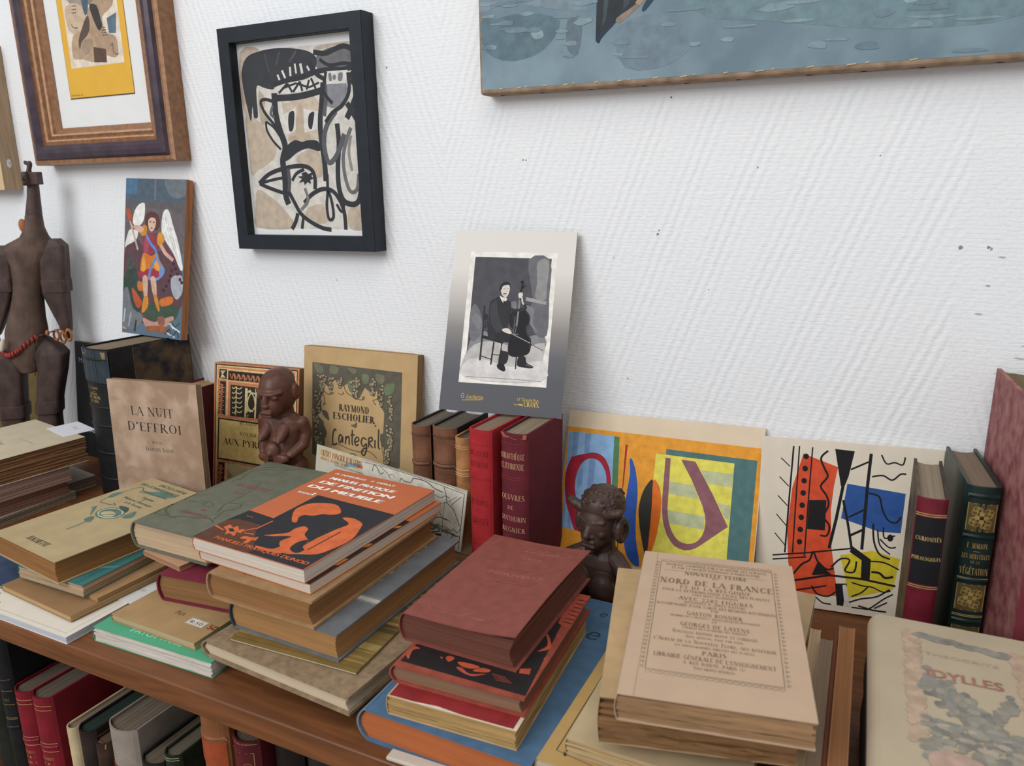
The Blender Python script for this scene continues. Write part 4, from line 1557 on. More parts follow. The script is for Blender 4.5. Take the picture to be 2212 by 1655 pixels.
('S','748a95',[50,701,42,693,31,691,24,700,23,709,32,711,45,710]),
('S','80969d',[253,630,244,614,229,596,214,625,217,645,227,667,251,658]),
('S','6e838e',[952,54,936,48,918,51,897,63,906,75,916,86,941,73]),
('S','82959f',[936,859,917,833,893,839,876,848,878,872,894,889,923,884]),
('S','748a95',[481,644,463,633,434,634,409,643,407,660,435,661,463,657]),
('S','80969d',[474,312,471,301,460,296,452,308,453,328,461,335,474,329]),
('S','7c919b',[424,520,418,502,405,507,394,516,397,535,405,543,418,541]),
('S','6e838e',[62,890,59,880,46,881,37,886,36,895,46,903,57,897]),
('S','82959f',[978,692,963,670,943,667,929,683,920,708,942,732,964,711]),
('S','748a95',[696,719,692,699,658,697,632,716,630,739,657,750,691,747]),
('S','7c919b',[873,550,854,538,819,539,792,554,787,571,816,578,858,568]),
('S','6e838e',[125,911,121,899,100,895,86,903,84,923,102,938,120,928]),
('S','82959f',[42,919,29,901,10,899,-7,913,-9,931,10,939,29,936]),
('S','748a95',[862,894,845,886,814,877,785,889,794,905,814,913,843,910]),
('S','80969d',[676,439,661,428,635,429,622,439,618,457,637,459,665,452]),
('S','7c919b',[938,829,931,802,918,792,907,819,908,843,919,853,931,851]),
('S','6e838e',[92,902,83,888,70,880,58,897,58,912,70,929,82,919]),
('S','82959f',[866,309,860,290,842,294,829,305,836,326,843,347,859,338]),
('S','748a95',[814,828,809,809,776,816,745,823,757,837,779,848,809,841]),
('S','80969d',[265,941,248,922,229,922,216,935,206,952,228,965,251,958]),
('S','7c919b',[878,527,869,517,856,518,841,525,845,539,856,544,875,541]),
('S','6e838e',[215,296,215,286,202,287,196,295,190,309,203,311,215,306]),
('S','748a95',[578,798,573,780,562,778,548,788,551,812,562,829,577,816]),
('S','80969d',[639,577,626,555,597,543,574,570,585,597,598,624,624,597]),
('S','7c919b',[128,768,121,756,108,752,98,763,92,781,108,796,121,789]),
('S','6e838e',[886,448,883,426,849,432,822,449,831,466,852,470,886,472]),
('S','82959f',[735,243,727,231,710,238,691,245,700,258,711,265,728,255]),
('S','748a95',[226,697,218,686,195,686,171,698,174,713,195,717,221,712]),
('S','80969d',[574,435,562,430,534,431,514,443,518,453,536,456,568,450]),
('S','7c919b',[716,656,711,640,694,629,685,645,683,674,695,692,707,680]),
('S','6e838e',[805,439,796,415,783,403,773,428,772,459,785,469,797,471]),
('S','80969d',[684,600,665,588,629,595,605,605,600,617,631,624,661,615]),
('S','7c919b',[266,816,255,802,231,789,212,812,206,834,229,843,251,842]),
('S','6e838e',[868,493,865,478,850,472,834,488,833,507,848,518,865,509]),
('S','82959f',[192,925,188,910,170,911,155,919,158,932,170,940,185,935]),
('S','748a95',[108,611,101,590,78,592,63,604,59,630,78,634,101,639])]}
NAILS=[(-0.1508, 0.5098, 0.0013), (-0.263, 0.4331, 0.0019), (-0.262, 0.4376, 0.0013), (0.0597, 0.4268, 0.0026), (0.0846, 0.4275, 0.0019), (0.0876, 0.4262, 0.0019), (-0.4429, 0.5225, 0.0013), (-0.4389, 0.5224, 0.0013), (-0.2954, 0.2488, 0.0013), (-0.6456, 0.6459, 0.0016), (-0.6679, 0.593, 0.0019), (-0.0258, 0.5206, 0.001), (-0.7529, 0.3541, 0.0013), (-0.3181, 0.4033, 0.001), (-0.2533, 0.5896, 0.0013), (-0.1981, 0.369, 0.001)]
# ================================================================ room
wallm=bpy.data.materials.new('woven_wallpaper'); wallm.use_nodes=True
def wall_nodes():
    nt=wallm.node_tree;N=nt.nodes;Lk=nt.links.new;b=N['Principled BSDF']; b.inputs['Roughness'].default_value=.6; b.inputs['Specular IOR Level'].default_value=.3
    tc=N.new('ShaderNodeTexCoord'); sp=N.new('ShaderNodeSeparateXYZ'); Lk(tc.outputs['Object'],sp.inputs[0])
    def mth(op,a,c=None,d=None):
        x=N.new('ShaderNodeMath'); x.operation=op
        for i,q in enumerate((a,c,d)):
            if q is None: continue
            if isinstance(q,(int,float)): x.inputs[i].default_value=q
            else: Lk(q,x.inputs[i])
        return x.outputs[0]
    nz=N.new('ShaderNodeTexNoise'); nz.inputs['Scale'].default_value=9; Lk(tc.outputs['Object'],nz.inputs['Vector'])
    nw=N.new('ShaderNodeTexNoise'); nw.inputs['Scale'].default_value=55; nw.inputs['Detail'].default_value=2; Lk(tc.outputs['Object'],nw.inputs['Vector']); wig=mth('MULTIPLY',mth('SUBTRACT',nw.outputs['Fac'],.5),.0045)
    wob=mth('ADD',mth('MULTIPLY',mth('SUBTRACT',nz.outputs['Fac'],.5),.006),wig)
    fold=mth('PINGPONG',mth('ADD',sp.outputs['X'],5.52),.62)          # chevron strips
    u=mth('ADD',mth('SUBTRACT',fold,mth('MULTIPLY',sp.outputs['Z'],.36)),wob)
    cord=mth('SINE',mth('MULTIPLY',u,2*math.pi/.0115))               # twill cords
    band=mth('MULTIPLY_ADD',mth('SINE',mth('MULTIPLY',u,2*math.pi/.068)),.5,.5)
    br=N.new('ShaderNodeTexBrick'); br.inputs['Scale'].default_value=1; br.inputs['Brick Width'].default_value=.0105; br.inputs['Row Height'].default_value=.0044; br.inputs['Mortar Size'].default_value=.0009; br.inputs['Mortar Smooth'].default_value=1; br.inputs['Color1'].default_value=(1,1,1,1);br.inputs['Color2'].default_value=(.55,.55,.55,1);br.inputs['Mortar'].default_value=(0,0,0,1)
    cb=N.new('ShaderNodeCombineXYZ'); Lk(mth('ADD',sp.outputs['X'],mth('MULTIPLY',wob,3.2)),cb.inputs[0]); Lk(mth('ADD',sp.outputs['Z'],mth('MULTIPLY',wob,.95)),cb.inputs[1]); Lk(cb.outputs[0],br.inputs['Vector'])
    hgt=mth('ADD',mth('MULTIPLY',mth('MULTIPLY',cord,mth('MULTIPLY_ADD',band,.72,.28)),.55),mth('MULTIPLY',br.outputs['Color'],.27))
    n2=N.new('ShaderNodeTexNoise'); n2.inputs['Scale'].default_value=170; n2.inputs['Detail'].default_value=3; Lk(tc.outputs['Object'],n2.inputs['Vector'])
    hgt=mth('ADD',hgt,mth('MULTIPLY',n2.outputs['Fac'],1.25))
    bp=N.new('ShaderNodeBump'); bp.inputs['Strength'].default_value=.58; bp.inputs['Distance'].default_value=.0009; Lk(hgt,bp.inputs['Height']); Lk(bp.outputs[0],b.inputs['Normal'])
    b.inputs['Base Color'].default_value=(.83,.845,.86,1)
wall_nodes()
mb=MB(); mb.box((-3.2,0,-.95),(1.6,.12,2.6),wallm)
A=Art(mb,lambda u,v,e:(u,-e,v),1,1)
for x,z,r in NAILS:
    A.poly([(x+r*random.uniform(.6,1.2)*math.cos(i*1.05),z+r*random.uniform(.6,1.2)*math.sin(i*1.05)) for i in range(6)],random.choice(['8d9096','a3a5aa','6e7176']))
rr=random.Random(3)
for i in range(34):
    x=.17+rr.uniform(-.09,.11); z=.36+rr.uniform(-.07,.09); w=rr.uniform(.0025,.006); A.poly([(x-w,z),(x-w*.3,z+.0012),(x+w,z+.0006),(x+w*.5,z-.0012)],rr.choice(['b9b3ae','c4bfbb','ada69f','bdb6ae']))
tag(mb.build('wall_back'),None,None,None,'structure')
mb=MB(); mb.box((-3.2,-3.2,-.97),(1.6,.12,-.95),mat('8a6f52',.5,'wood',.25,3)); tag(mb.build('floor'),None,None,None,'structure')
# ================================================================ bookcase
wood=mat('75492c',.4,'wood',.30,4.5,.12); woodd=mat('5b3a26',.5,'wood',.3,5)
bc=empty('bookcase','brown wooden bookcase whose top carries the rows and stacks of old books','bookcase',Matrix.Translation((-.6,-.234,-.95)))
def bcpart(n,a,b,m,bw=.002):
    mb=MB(); mb.box([a[0]+.6,a[1]+.234,a[2]+.95],[b[0]+.6,b[1]+.234,b[2]+.95],m); return bevel(mb.build(n,bc),bw,3)
bcpart('top_board',(-1.9,-.469,-.028),(.75,0,0),wood)
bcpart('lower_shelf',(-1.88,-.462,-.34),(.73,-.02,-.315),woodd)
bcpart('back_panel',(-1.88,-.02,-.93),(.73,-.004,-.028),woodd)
bcpart('side_panel',(-1.9,-.465,-.95),(-1.88,-.004,-.028),wood); bcpart('side_panel',(.73,-.465,-.95),(.75,-.004,-.028),wood)
bcpart('plinth',(-1.88,-.46,-.95),(.73,-.44,-.87),wood)
# ================================================================ on the wall
# black frame
bk_=mat('1d232b',.5,'plain',.2,60); wht=paper('e6e7e6',.04); 
root=empty('framed_drawing','narrow black frame holding a brush and ink drawing of a long face','picture',pose((-.9145,-.001,.398,0,0,-.7)))
mb=MB(); W,H=.255,.314
frame(mb,W,H,[(0,0),(0,.026),(.0008,.027),(.0205,.027),(.0212,.026),(.0212,.012)],[bk_]*5); mb.build('picture_frame',root)
mb=MB(); mb.box((.004,-.012,.004),(W-.004,-.002,H-.004),wht); A=Art(mb,lambda u,v,e:(u,-.012-e,v),W,H); A.draw('ink',.0212,.0212,W-.0424,H-.0424); mb.build('drawing',root)
gm=bpy.data.materials.new('picture_glass'); gm.use_nodes=True; nt=gm.node_tree; nt.nodes.clear()
o_=nt.nodes.new('ShaderNodeOutputMaterial'); t_=nt.nodes.new('ShaderNodeBsdfTransparent'); g_=nt.nodes.new('ShaderNodeBsdfGlossy'); g_.inputs['Roughness'].default_value=.02; x_=nt.nodes.new('ShaderNodeMixShader'); x_.inputs[0].default_value=.016
for a_,b_ in ((t_.outputs[0],x_.inputs[1]),(g_.outputs[0],x_.inputs[2]),(x_.outputs[0],o_.inputs[0])): nt.links.new(a_,b_)
def glass(W,H,d,y,root):
    mb=MB(); mb.box((d,-y-.001,d),(W-d,-y,H-d),gm); mb.build('glass_pane',root)
glass(W,H,.0205,.0185,root)
# moulded frame
cop=mat('8f6648',.45,'plain',.22,120,.1); copl=mat('b78f70',.4,'plain',.18,120); pur=mat('453741',.28,'plain',.3,40)
W,H=.336,.47
root=empty('framed_collage','broad purple and copper moulded frame holding a collage on yellow card','picture',pose((-1.36,-.001,.527,0,0,-.7)))
mb=MB()
frame(mb,W,H,[(0,0),(0,.03),(.003,.034),(.007,.034),(.008,.033),(.012,.0375),(.019,.0395),(.026,.0385),(.032,.034),(.033,.031),(.038,.0325),(.0405,.030),(.043,.0255),(.047,.0275),(.05,.0255),(.052,.022),(.060,.015)],
 [cop,copl,cop,cop,pur,pur,pur,pur,cop,cop,copl,cop,cop,copl,cop,cop]); mb.build('picture_frame',root)
mb=MB(); mb.box((.01,-.014,.01),(W-.01,-.004,H-.01),wht)
mb.build('mount',root)
mb=MB(); x0,x1,z0=.094,.246,.106; mb.box((x0-.0015,-.0148,z0-.0015),(x1,-.014,H-.1),ink('4a4038')); mb.box((x0,-.0155,z0),(x1,-.0145,H-.1),paper('e3b03d',.06))
A=Art(mb,lambda u,v,e:(u,-.0155-e,v),W,H); A.draw('collage',x0,z0,x1-x0,.232); A.text('LEYTA SAULE - 196',x0+.002,z0+.003,.0035,'8a6a20','sans','l'); mb.build('collage',root)
glass(W,H,.056,.0165,root)
# box frame at the left edge
ash=mat('a48c70',.6,'woodv',.18,6,.1); pale=mat('d9bd8e',.6,'woodv',.1,6)
root=empty('shallow_box_frame','pale wooden box frame cut off at the left, with a small oval price sticker','picture',pose((-1.76,-.001,.4865,0,0,0)))
mb=MB(); frame(mb,.306,.245,[(0,0),(0,.034),(.024,.034),(.025,.02)],[ash,pale,ash]); mb.build('picture_frame',root)
mb=MB(); mb.box((.01,-.018,.01),(.296,-.006,.235),wht); mb.build('panel',root)
mb=MB(); A=Art(mb,lambda u,v,e:(.306+e*3,-u,v),1,1)
A.poly([(.0185+.0042*math.copysign(abs(math.cos(k*.314))**.7,math.cos(k*.314)),.046+.0072*math.copysign(abs(math.sin(k*.314))**.7,math.sin(k*.314))) for k in range(20)],'d3d3d1'); A.text('8P',.0185,.047,.0045,'8d8d92','sans',rot=90); A.text('2',.0185,.042,.004,'8d8d92','sans',rot=90)
o=mb.build('price_sticker',root)
# canvas
cv=mat('788d97',.5,'plain',.16,16,.5,'667c88'); can=mat('97806a',.9,'plain',.3,60,.2)
root=empty('unframed_canvas','large unframed canvas painted grey blue with a dark slanting shape at its top','painting',pose((-.4885,-.001,.6005,0,0,-.45)))
mb=MB(); W,H=.86,.62; mb.box((0,-.028,0),(W,-.001,H),can); o=mb.build('stretched_canvas',root); bevel(o,.004,3)
mb=MB(); mb.grid(lambda i,j:(.004+(W-.006)*i,-.0282,.006+(H-.012)*j),1,1,cv); A=Art(mb,lambda u,v,e:(u,-.0283-e,v),W,H); A.draw('canvasart',.003,.004,.572,.108); mb.build('paint_layer',root)
for i in range(14):
    mb=MB(); x=.03+i*.058+random.uniform(-.01,.01); ball(mb,(x,-.014,-.0002),(.0034,.0016,.0006),ink('3b2d25'),6); mb.build('tack_head',o,True)
# ================================================================ leaning on the back wall
angm=paper('5b6f80',.1); pine=mat('9a6238',.6,'woodv',.3,8,.1)
def d(A): A.draw('angel')
sheet('painted_panel','small wooden panel painted with a winged archangel, leaning on the thick black book',(-1.164,-.0595,.2535,.4,-9.6,1.3),(.137,.013,.255),angm,d,'painting',pine)
gr=bpy.data.materials.new('graded_mount_card'); gr.use_nodes=True; N=gr.node_tree.nodes; tcn=N.new('ShaderNodeTexCoord'); spn=N.new('ShaderNodeSeparateXYZ'); mr=N.new('ShaderNodeMath'); mr.operation='DIVIDE'; mr.inputs[1].default_value=.237; rp=N.new('ShaderNodeValToRGB')  # gradient printed on the card, dark grey at the foot to pale above
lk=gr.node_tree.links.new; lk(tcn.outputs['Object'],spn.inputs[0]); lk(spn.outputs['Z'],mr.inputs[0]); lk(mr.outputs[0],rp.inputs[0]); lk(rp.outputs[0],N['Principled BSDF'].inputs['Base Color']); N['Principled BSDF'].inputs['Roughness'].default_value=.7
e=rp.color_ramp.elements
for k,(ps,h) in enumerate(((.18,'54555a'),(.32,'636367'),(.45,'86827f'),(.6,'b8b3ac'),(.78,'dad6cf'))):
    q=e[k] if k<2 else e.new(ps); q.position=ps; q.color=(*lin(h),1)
def d(A):
    A.draw('cello'); g='d9b75a'
    A.line(smooth_pts([(.0325,.0215),(.030,.0225),(.0285,.0195),(.0295,.0172),(.032,.0175),(.0325,.0195),(.031,.0195)],False),.0006,g)
    A.text('Lechartie.',.0355,.0165,.0075,g,'sans','l',shear=.45,xs=.8); A.line([(.030,.0138),(.042,.0148),(.056,.0158)],.0008,g)
    A.text('13  Grande Rue',.103,.0185,.0052,g,'sans','l',xs=.85); A.text('bis',.1075,.021,.002,g,'sans','l'); A.text('CROIX.',.112,.0115,.0065,g,'serif','l',xs=.85,T=18); A.ell(.108,.0135,.003,.001,g);A.line(smooth_pts([(.099,.014),(.103,.0128),(.106,.0142),(.111,.0118)],False),.0006,g)
sheet('mounted_photograph','mounted portrait photograph of a seated cellist on grey card, standing on the red books','photograph' and (-.51,-.1165,.2135,10.2,-19.9,.5),(.161,.003,.236),gr,d,'photograph',paper('a59684'))
cream=paper('dcc9ae',.08)
def d(A): A.draw('poster',.0,.022,A.w,A.h-.022)
sheet('abstract_print','orange poster with a blue block, a red loop and a purple hook on yellow','p' and (-.363,-.0845,.0005,1.6,-19.4,-1.2),(.25,.0022,.213),cream,d,'poster')
def d(A): A.draw('block',.0,.008,A.w*1.0,A.h-.012)
sheet('lithograph','abstract print of red, blue and yellow blocks under heavy black lines','p' and (-.114,-.047,.0005,5.6,-6.2,-1.2),(.192,.002,.2035),paper('e4d9c6',.07),d,'poster')
# ================================================================ back row of books
bl=mat('17181b',.6,'plain',.25,50); pgg=pages('8d7d69'); pgt=pages('a98a64'); pgo=pages('a77a4c'); pgw=pages('cfc6b8',.18); pgd=pages('6f6254'); pgp=pages('b9a184')
def d(A): A.text('MA',.012,.175,.0125,'b9bcc0','sans','l',width=.022); A.text('PAU.',.03,.045,.0125,'b9bcc0','sans','l',width=.034)
book('exhibition_catalogue','thin black catalogue leaning on the wall behind the thick black volume',(-1.362,-.036,.0014,-4,-6.5,0),(.222,.009,.213),'front',bl,pgg,'soft',fdeco=d,bul=.001)
bkl=leather('141518',.35,.5); bkd=mat('12151f',.65,'marble',.3,40,0,'5d4a33')
def sd(A):
    w=A.w
    A.rect(.0,.198,w,A.h-.002,mat('2c3740',.45,'plain',.3,60),10)
    for y in (.083,.128,.158,.198): A.rect(.002,y-.0006,w-.002,y+.0006,'6b6048',10)
    A.text('C.P. LANDON',w/2-.005,.187,.0038,'a58a55',T=18,width=.026);A.rect(w*.4,.1835,w*.52,.184,'a58a55');A.text('CRITIQUE',w/2-.004,.1775,.0042,'a58a55',T=18,width=.02);A.text('DU SALON',w/2-.003,.1715,.005,'b3965c',T=20,width=.028);A.text('DE 1808',w/2-.004,.1655,.0045,'a58a55',T=18,width=.02)
    A.poly([(.001,.249),(.024,.249),(.022,.244),(.014,.241),(.006,.240),(.002,.243)],'a3855c'); A.poly([(w-.012,.247),(w-.004,.247),(w-.005,.236),(w-.009,.232)],'8d7450')
def fd(A): A.rect(.05,.0,A.w-.001,A.h-.001,bkd,1); A.rect(.0495,0,.0502,A.h,'6d5c3c')
book('quarter_bound_volume','thick tall black volume with a torn spine, under the angel panel',(-1.131,-.1705,.0015,-5.2,-.4,0),(.067,.154,.2515),'spine',bkl,pgg,front=bkl,fdeco=fd,sdeco=sd,bands=(.04,.083,.128,.158,.198,.235),tc=.003,bul=.008)
nui=mat('b39a84',.85,'stain',.1,30,0,'9c8069')
def d(A):
    c='2e2723'; w=A.w
    A.text('LA NUIT',w*.49,.156,.0135,c,width=.083); A.text("D'EFFROI",w*.5,.132,.0135,c,width=.105); A.text('RÉCIT DE',w*.515,.114,.0035,c,width=.019); A.text('François Nadot',w*.535,.102,.0068,c,width=.055,T=14); A.text('CONTES',w*.33,.026,.004,c,width=.02); A.text('LIMITÉ',w*.75,.027,.004,c,width=.022)
book('booklet','stained beige booklet titled LA NUIT D’EFFROI standing before the thick black volume',(-1.057,-.186,.0008,3.5,-3.4,-2.1),(.177,.011,.209),'front',nui,pages('94775a'),'soft',fdeco=d,jit=.0008)
book('hardback_book','dark red hardback mostly hidden between the stained booklet and the tan ornamental cover',(-1.043,-.112,.0003,0,-1,0),(.05,.1,.176),'spine',cloth('5a1f24'),pgt)
def d(A):
    w,h=A.w,A.h; A.draw('frieze',0,h-.214,w,.214); c='2d2618'
    A.text('H. TAINE',.069,h-.098,.0055,c,width=.034); A.text('VOYAGE',.069,h-.116,.0058,c,width=.034); A.text('AUX PYRÉNÉES',.075,h-.1335,.0105,c,width=.112,T=16); A.text('ET',.0655,h-.0865,.0055,'d9c48e','serif'); A.line(smooth_pts([(.128,h-.018),(.132,h-.015),(.131,h-.02),(.136,h-.017),(.14,h-.02),(.143,h-.014)],False),.0005,'a86b40')
    A.text('LIBRAIRIE',.075,.02,.006,c)
book('paperback_book','tan paperback with an ornamental frieze cover, behind the small wooden statuette',(-.977,-.0745,.0042,6.1,-10,0),(.162,.022,.2135),'front',paper('bb8a5c',.15),pages('8f6a45'),'soft',fdeco=d,jit=.0008)
def d(A):
    w,h=A.w,A.h; A.draw('grapes',0,h-.191,w,.191); c='453c30'
    A.text('RAYMOND',.093,h-.094,.0102,c,width=.052,T=22); A.text('ESCHOLIER',.0935,h-.1075,.0105,c,width=.074,T=22)
    for p in ([(.052,.088),(.05,.09),(.047,.086),(.046,.074),(.049,.07),(.054,.073)],[(.063,.082),(.059,.084),(.057,.077),(.06,.074),(.064,.082),(.064,.074)],[(.069,.073),(.07,.083),(.07,.08),(.075,.083),(.076,.073)],[(.081,.092),(.081,.076),(.083,.073)],[(.078,.085),(.085,.086)],[(.0868,.0775),(.0925,.0795),(.0915,.0835),(.0875,.0825),(.0855,.0775),(.0885,.073),(.0925,.0752)],[(.106,.082),(.1,.084),(.097,.078),(.101,.073),(.106,.077),(.106,.068),(.102,.062),(.098,.065),(.101,.07),(.108,.072)],[(.11,.085),(.11,.073)],[(.11,.084),(.115,.086),(.116,.082),(.111,.079),(.117,.073)],[(.121,.083),(.121,.073)],[(.127,.097),(.127,.076),(.13,.073)]): A.line(smooth_pts([(x+.010,(y-.0735)*1.22+h-.1435) for x,y in p],False),.0022,c)
    A.ell(.131,h-.1105,.0013,.0014,c)
book('paperback_book','cream paperback with a grape vine cover titled CANTEGRIL',(-.799,-.064,.003,3.1,-7.9,0),(.199,.02,.255),'front',paper('c2a274',.14),pages('9c7f5a'),'soft',fdeco=d,jit=.0006)
br1=leather('7c5540',.3); tn1=leather('b07e52',.3); dkb=leather('2a2422',.3)
def spn(lines,c,bandl=None,bc='5a3a28'):
    def f(A):
        for t,y,s,wd in lines: A.text(t,A.w/2,y,s,c,width=wd,T=15)
        for y in bandl or ():
            A.rect(.0005,y-.0004,A.w-.0005,y+.0004,bc,10)
    return f
bq=((-.5665,.0305,.1815,'left one of the two brown leather volumes behind the folded map'),(-.5335,.0385,.1835,'thicker, right one of the two brown leather volumes behind the folded map'))
for i,(x,wd,h,lb) in enumerate(bq):
    book('leather_volume',lb,(x,-.107,.0005,-2.5,0,0),(wd,.092,h),'spine',br1,pages('6f6558'),sdeco=spn([('MANUEL',h-.077,.0042,wd*.62),('DE',h-.0835,.003,.004),('BOTANIQUE',h-.0905,.004,wd*.7)],'a98363',(h-.012,h-.014,h-.05,h-.0555),'4a3022'),front=dkb,back=dkb,bands=(h-.053,),bul=.008,group='brown leather volumes')
for i,(x,wd,lb) in enumerate(((-.4905,.0225,'left one of two worn tan leather volumes beside the bright red book'),(-.4665,.0165,'right one of two worn tan leather volumes, touching the bright red book'))):
    h=.1775
    book('leather_volume',lb,(x,-.118,.0005,-1.5,0,0),(wd,.085,h-.001*i),'spine',tn1,pages('5f584e'),sdeco=spn([('NATRAGE' if i==0 else 'PATRON',h-.066,.0035,wd*.7)],'8a6038',(h-.011,h-.014,h-.043,h-.048,h-.051,h-.085),'dcb685'),front=leather('8a5f40'),bul=.005,group='tan leather volumes')
def sd(A):
    w=A.w; c='7c1518'
    A.text('BIBLIOTHÈQUE',w/2,.178,.007,c,width=w*.78,T=17);A.text('ELZEVIRIENNE',w/2,.164,.007,c,width=w*.75,T=17);A.text('LE TEMPLE',w/2,.115,.007,c,width=w*.72,T=17);A.text('DES',w/2,.106,.0035,c,width=.007);A.text('GRACES',w/2,.09,.0085,c,width=w*.68,T=17)
    A.ell(w*.47,.041,.0125,.0145,'571316',18);A.line(smooth_pts([(w*.47,.027),(w*.45,.022),(w*.49,.018),(w*.46,.012)],False),.0012,'571316')
    for k in range(5): A.line(smooth_pts([(w*.47-.011,.046-k*.004),(w*.47,.041-k*.004),(w*.47+.011,.045-k*.003)],False),.0005,'7c2a22')
    for y in (.192,.15,.148,.0635,.0615): A.rect(.001,y,w-.001,y+.0005,'8f1b1f',8)
red=cloth('a8262c',.12); dred=cloth('64202a',.14)
book('cloth_bound_volume','bright red cloth volume beside the darker red one, spine outwards',(-.442,-.167,.0005,-5,0,0),(.0325,.11,.211),'spine',red,pgg,sdeco=sd,bul=.004)
def sd(A):
    w=A.w; c='c79b78'
    A.text('BIBLIOTHÈQUE',w*.48,.181,.0072,c,width=w*.86,T=15);A.text('ELZEVIRIENNE',w*.48,.1685,.0072,c,width=w*.84,T=15);A.text('OEUVRES',w*.48,.1295,.0068,c,width=w*.84);A.text('DE',w*.42,.117,.0048,c,width=.008);A.text('MATHURIN',w*.5,.1025,.006,c,width=w*.9);A.text('REGNIER',w*.5,.088,.006,c,width=w*.88)
    A.ell(w*.49,.0505,.0138,.0145,'8d6a40',18);A.poly([(w*.49-.008,.04),(w*.49+.009,.042),(w*.5,.032)],'8d6a40')
    for k in range(6): A.line([(w*.49-.011+k*.0012,.047+.002*k),(w*.49+.011-k*.0012,.055-.0045*k)],.0004,'5d4424')
    for k in range(5): A.line([(w*.49-.012+.004*k,.058),(w*.49-.008+.0035*k,.04)],.0004,'5d4424')
    for y in (.2,.158,.155,.077,.075): A.rect(.001,y,w-.001,y+.0005,'8a3a3f',8)
    A.poly([(.0005,.212),(w-.0005,.212),(w-.001,.207),(w*.6,.2055),(w*.4,.208),(w*.15,.2062)],'a0584c')
book('cloth_bound_volume','dark red cloth volume with faded gilt lettering, right of the bright red one',(-.3985,-.167,.0005,-3,0,0),(.036,.1,.2125),'spine',dred,pages('8d8068'),sdeco=sd,bul=.004)
# folded map
def curve(u,v): return -.028*(max(0,u-.12)/.13)**2*.35
def d(A):
    w,h=A.w,A.h
    A.draw('mapart',0,0,w,h)
    A.text('CREDIT FONCIER D’ALGERIE'.replace('’',"'"),.008,h-.0135,.0085,'a83c28','serif','l',width=.071,T=16); A.text('FRANCE, TUNISIE, MAROC',.008,h-.0195,.004,'a83c28','serif','l',width=.05); A.text('SOCIÉTÉ ANONYME AU CAPITAL DE 500 MILLIONS',.034,h-.0225,.002,'4c4636','serif','l',width=.05)
    for t,x,y in (('E',.10,.022),('C',.107,.024),('O',.118,.027),('T',.128,.03),('L',.139,.032),('A',.148,.036),('N',.157,.039),('D',.166,.043)): A.text(t,x,h-y-.004,.003,'4b4944','sans')
    rr=random.Random(8)
    for k in range(46):
        x=rr.uniform(.1,.235);y=rr.uniform(.02,h-.05-.1*(x-.1)); A.small(x,x+rr.uniform(.004,.01),y,.0014,'5a574f',1,k)
    for k in range(22):
        x=rr.uniform(.1,.22);y=rr.uniform(.02,h-.06);A.line(smooth_pts([(x+rr.uniform(-.01,.01)+q*.005,y+rr.uniform(-.004,.004)) for q in range(4)],False),.0006,'6b675c')
book('paperback_book','plain brown book lying flat under the folded map, behind the orange stack',(-.655,-.147,.0005,0,0,0),(.205,.034,.033),'lie',paper('84694c'),pgt,'soft')
sheet('folded_map','folded printed map with an advertisement panel, leaning on the leather volumes','p' and (-.711,-.137,.0577,-2,-5,5.5),(.247,.0015,.085),paper('bfbaab',.08),d,'map',None,None,None,lambda u,v:0)
# right-hand row
def sd(A):
    w=A.w
    for y in (.191,.193,.119,.117): A.rect(.0005,y-.0004,w-.0005,y+.0004,'b0955e',10)
    for k in range(7): a=k*.9; A.ell(w/2+.004*math.cos(a),.022+.006*math.sin(a),.0024,.0024,'a5854f',8)
    A.rect(w/2-.0006,.008,w/2+.0006,.02,'a5854f')
book('hardback_book','narrow dark red volume with a black spine label, left of the green gilt book',(.043,-.169,.0005,1,0,-.4),(.0265,.116,.2085),'spine',mat('6a1c2a',.5,'plain',.2,60),pages('8f7f6c',.2),sdeco=sd,front=mat('3a2a22',.6,'plain',.3,40),back=mat('5e5038',.6,'marble',.3,40,0,'3b3528'),bul=.003,label_at=(.121,.19,ink('16161a')),ldeco=lambda A:(A.text('CURIOSITÉS',A.w/2,.166,.0042,'c2a468',width=A.w*.82,T=18),A.text('PHILOLOGIQUES',A.w/2,.146,.0038,'c2a468',width=A.w*.92,T=18)))
def orn(A,cx,cy,s):
    g='a48a4e'
    A.rect(cx-s,cy-s*1.15,cx+s,cy+s*1.15,'5c4d2a',6); A.frame(cx-s,cy-s*1.15,cx+s,cy+s*1.15,.0007,g)
    for q in range(4):
        a0=q*math.pi/2
        for k in range(3): a=a0+.3+k*.33; A.ring(cx+s*.62*math.cos(a)*(1+.2*(k==1)),cy+s*.68*math.sin(a)*(1+.2*(k==1)),s*.2,s*.2,.0007,g,9)
        A.line(smooth_pts([(cx,cy),(cx+s*.5*math.cos(a0),cy+s*.5*math.sin(a0)),(cx+s*.85*math.cos(a0+.4),cy+s*.95*math.sin(a0+.4))],False),.0009,g); A.ell(cx+s*.3*math.cos(a0),cy+s*.3*math.sin(a0),s*.2,s*.2,g,8)
    A.ell(cx,cy,s*.16,s*.16,'232a20',8)
def sd(A):
    w=A.w; orn(A,w/2,.181,.0125);orn(A,w/2,.096,.0125);orn(A,w/2,.05,.0125); g='a88e55'
    for y in (.204,.202,.162,.16,.114,.117,.077,.0755): A.rect(.001,y-.0004,w-.001,y+.0004,g,8)
    A.text('F. MARION',w/2,.149,.0055,g,width=w*.6,T=18);A.rect(w*.4,.1455,w*.6,.146,g);A.text('LES MERVEILLES',w/2,.138,.005,g,width=w*.82,T=16);A.text('DE LA',w/2,.133,.003,g,width=.008);A.text('VÉGÉTATION',w/2,.121,.0072,g,width=w*.85,T=18)
grn=leather('1d2f2c',.3,.35)
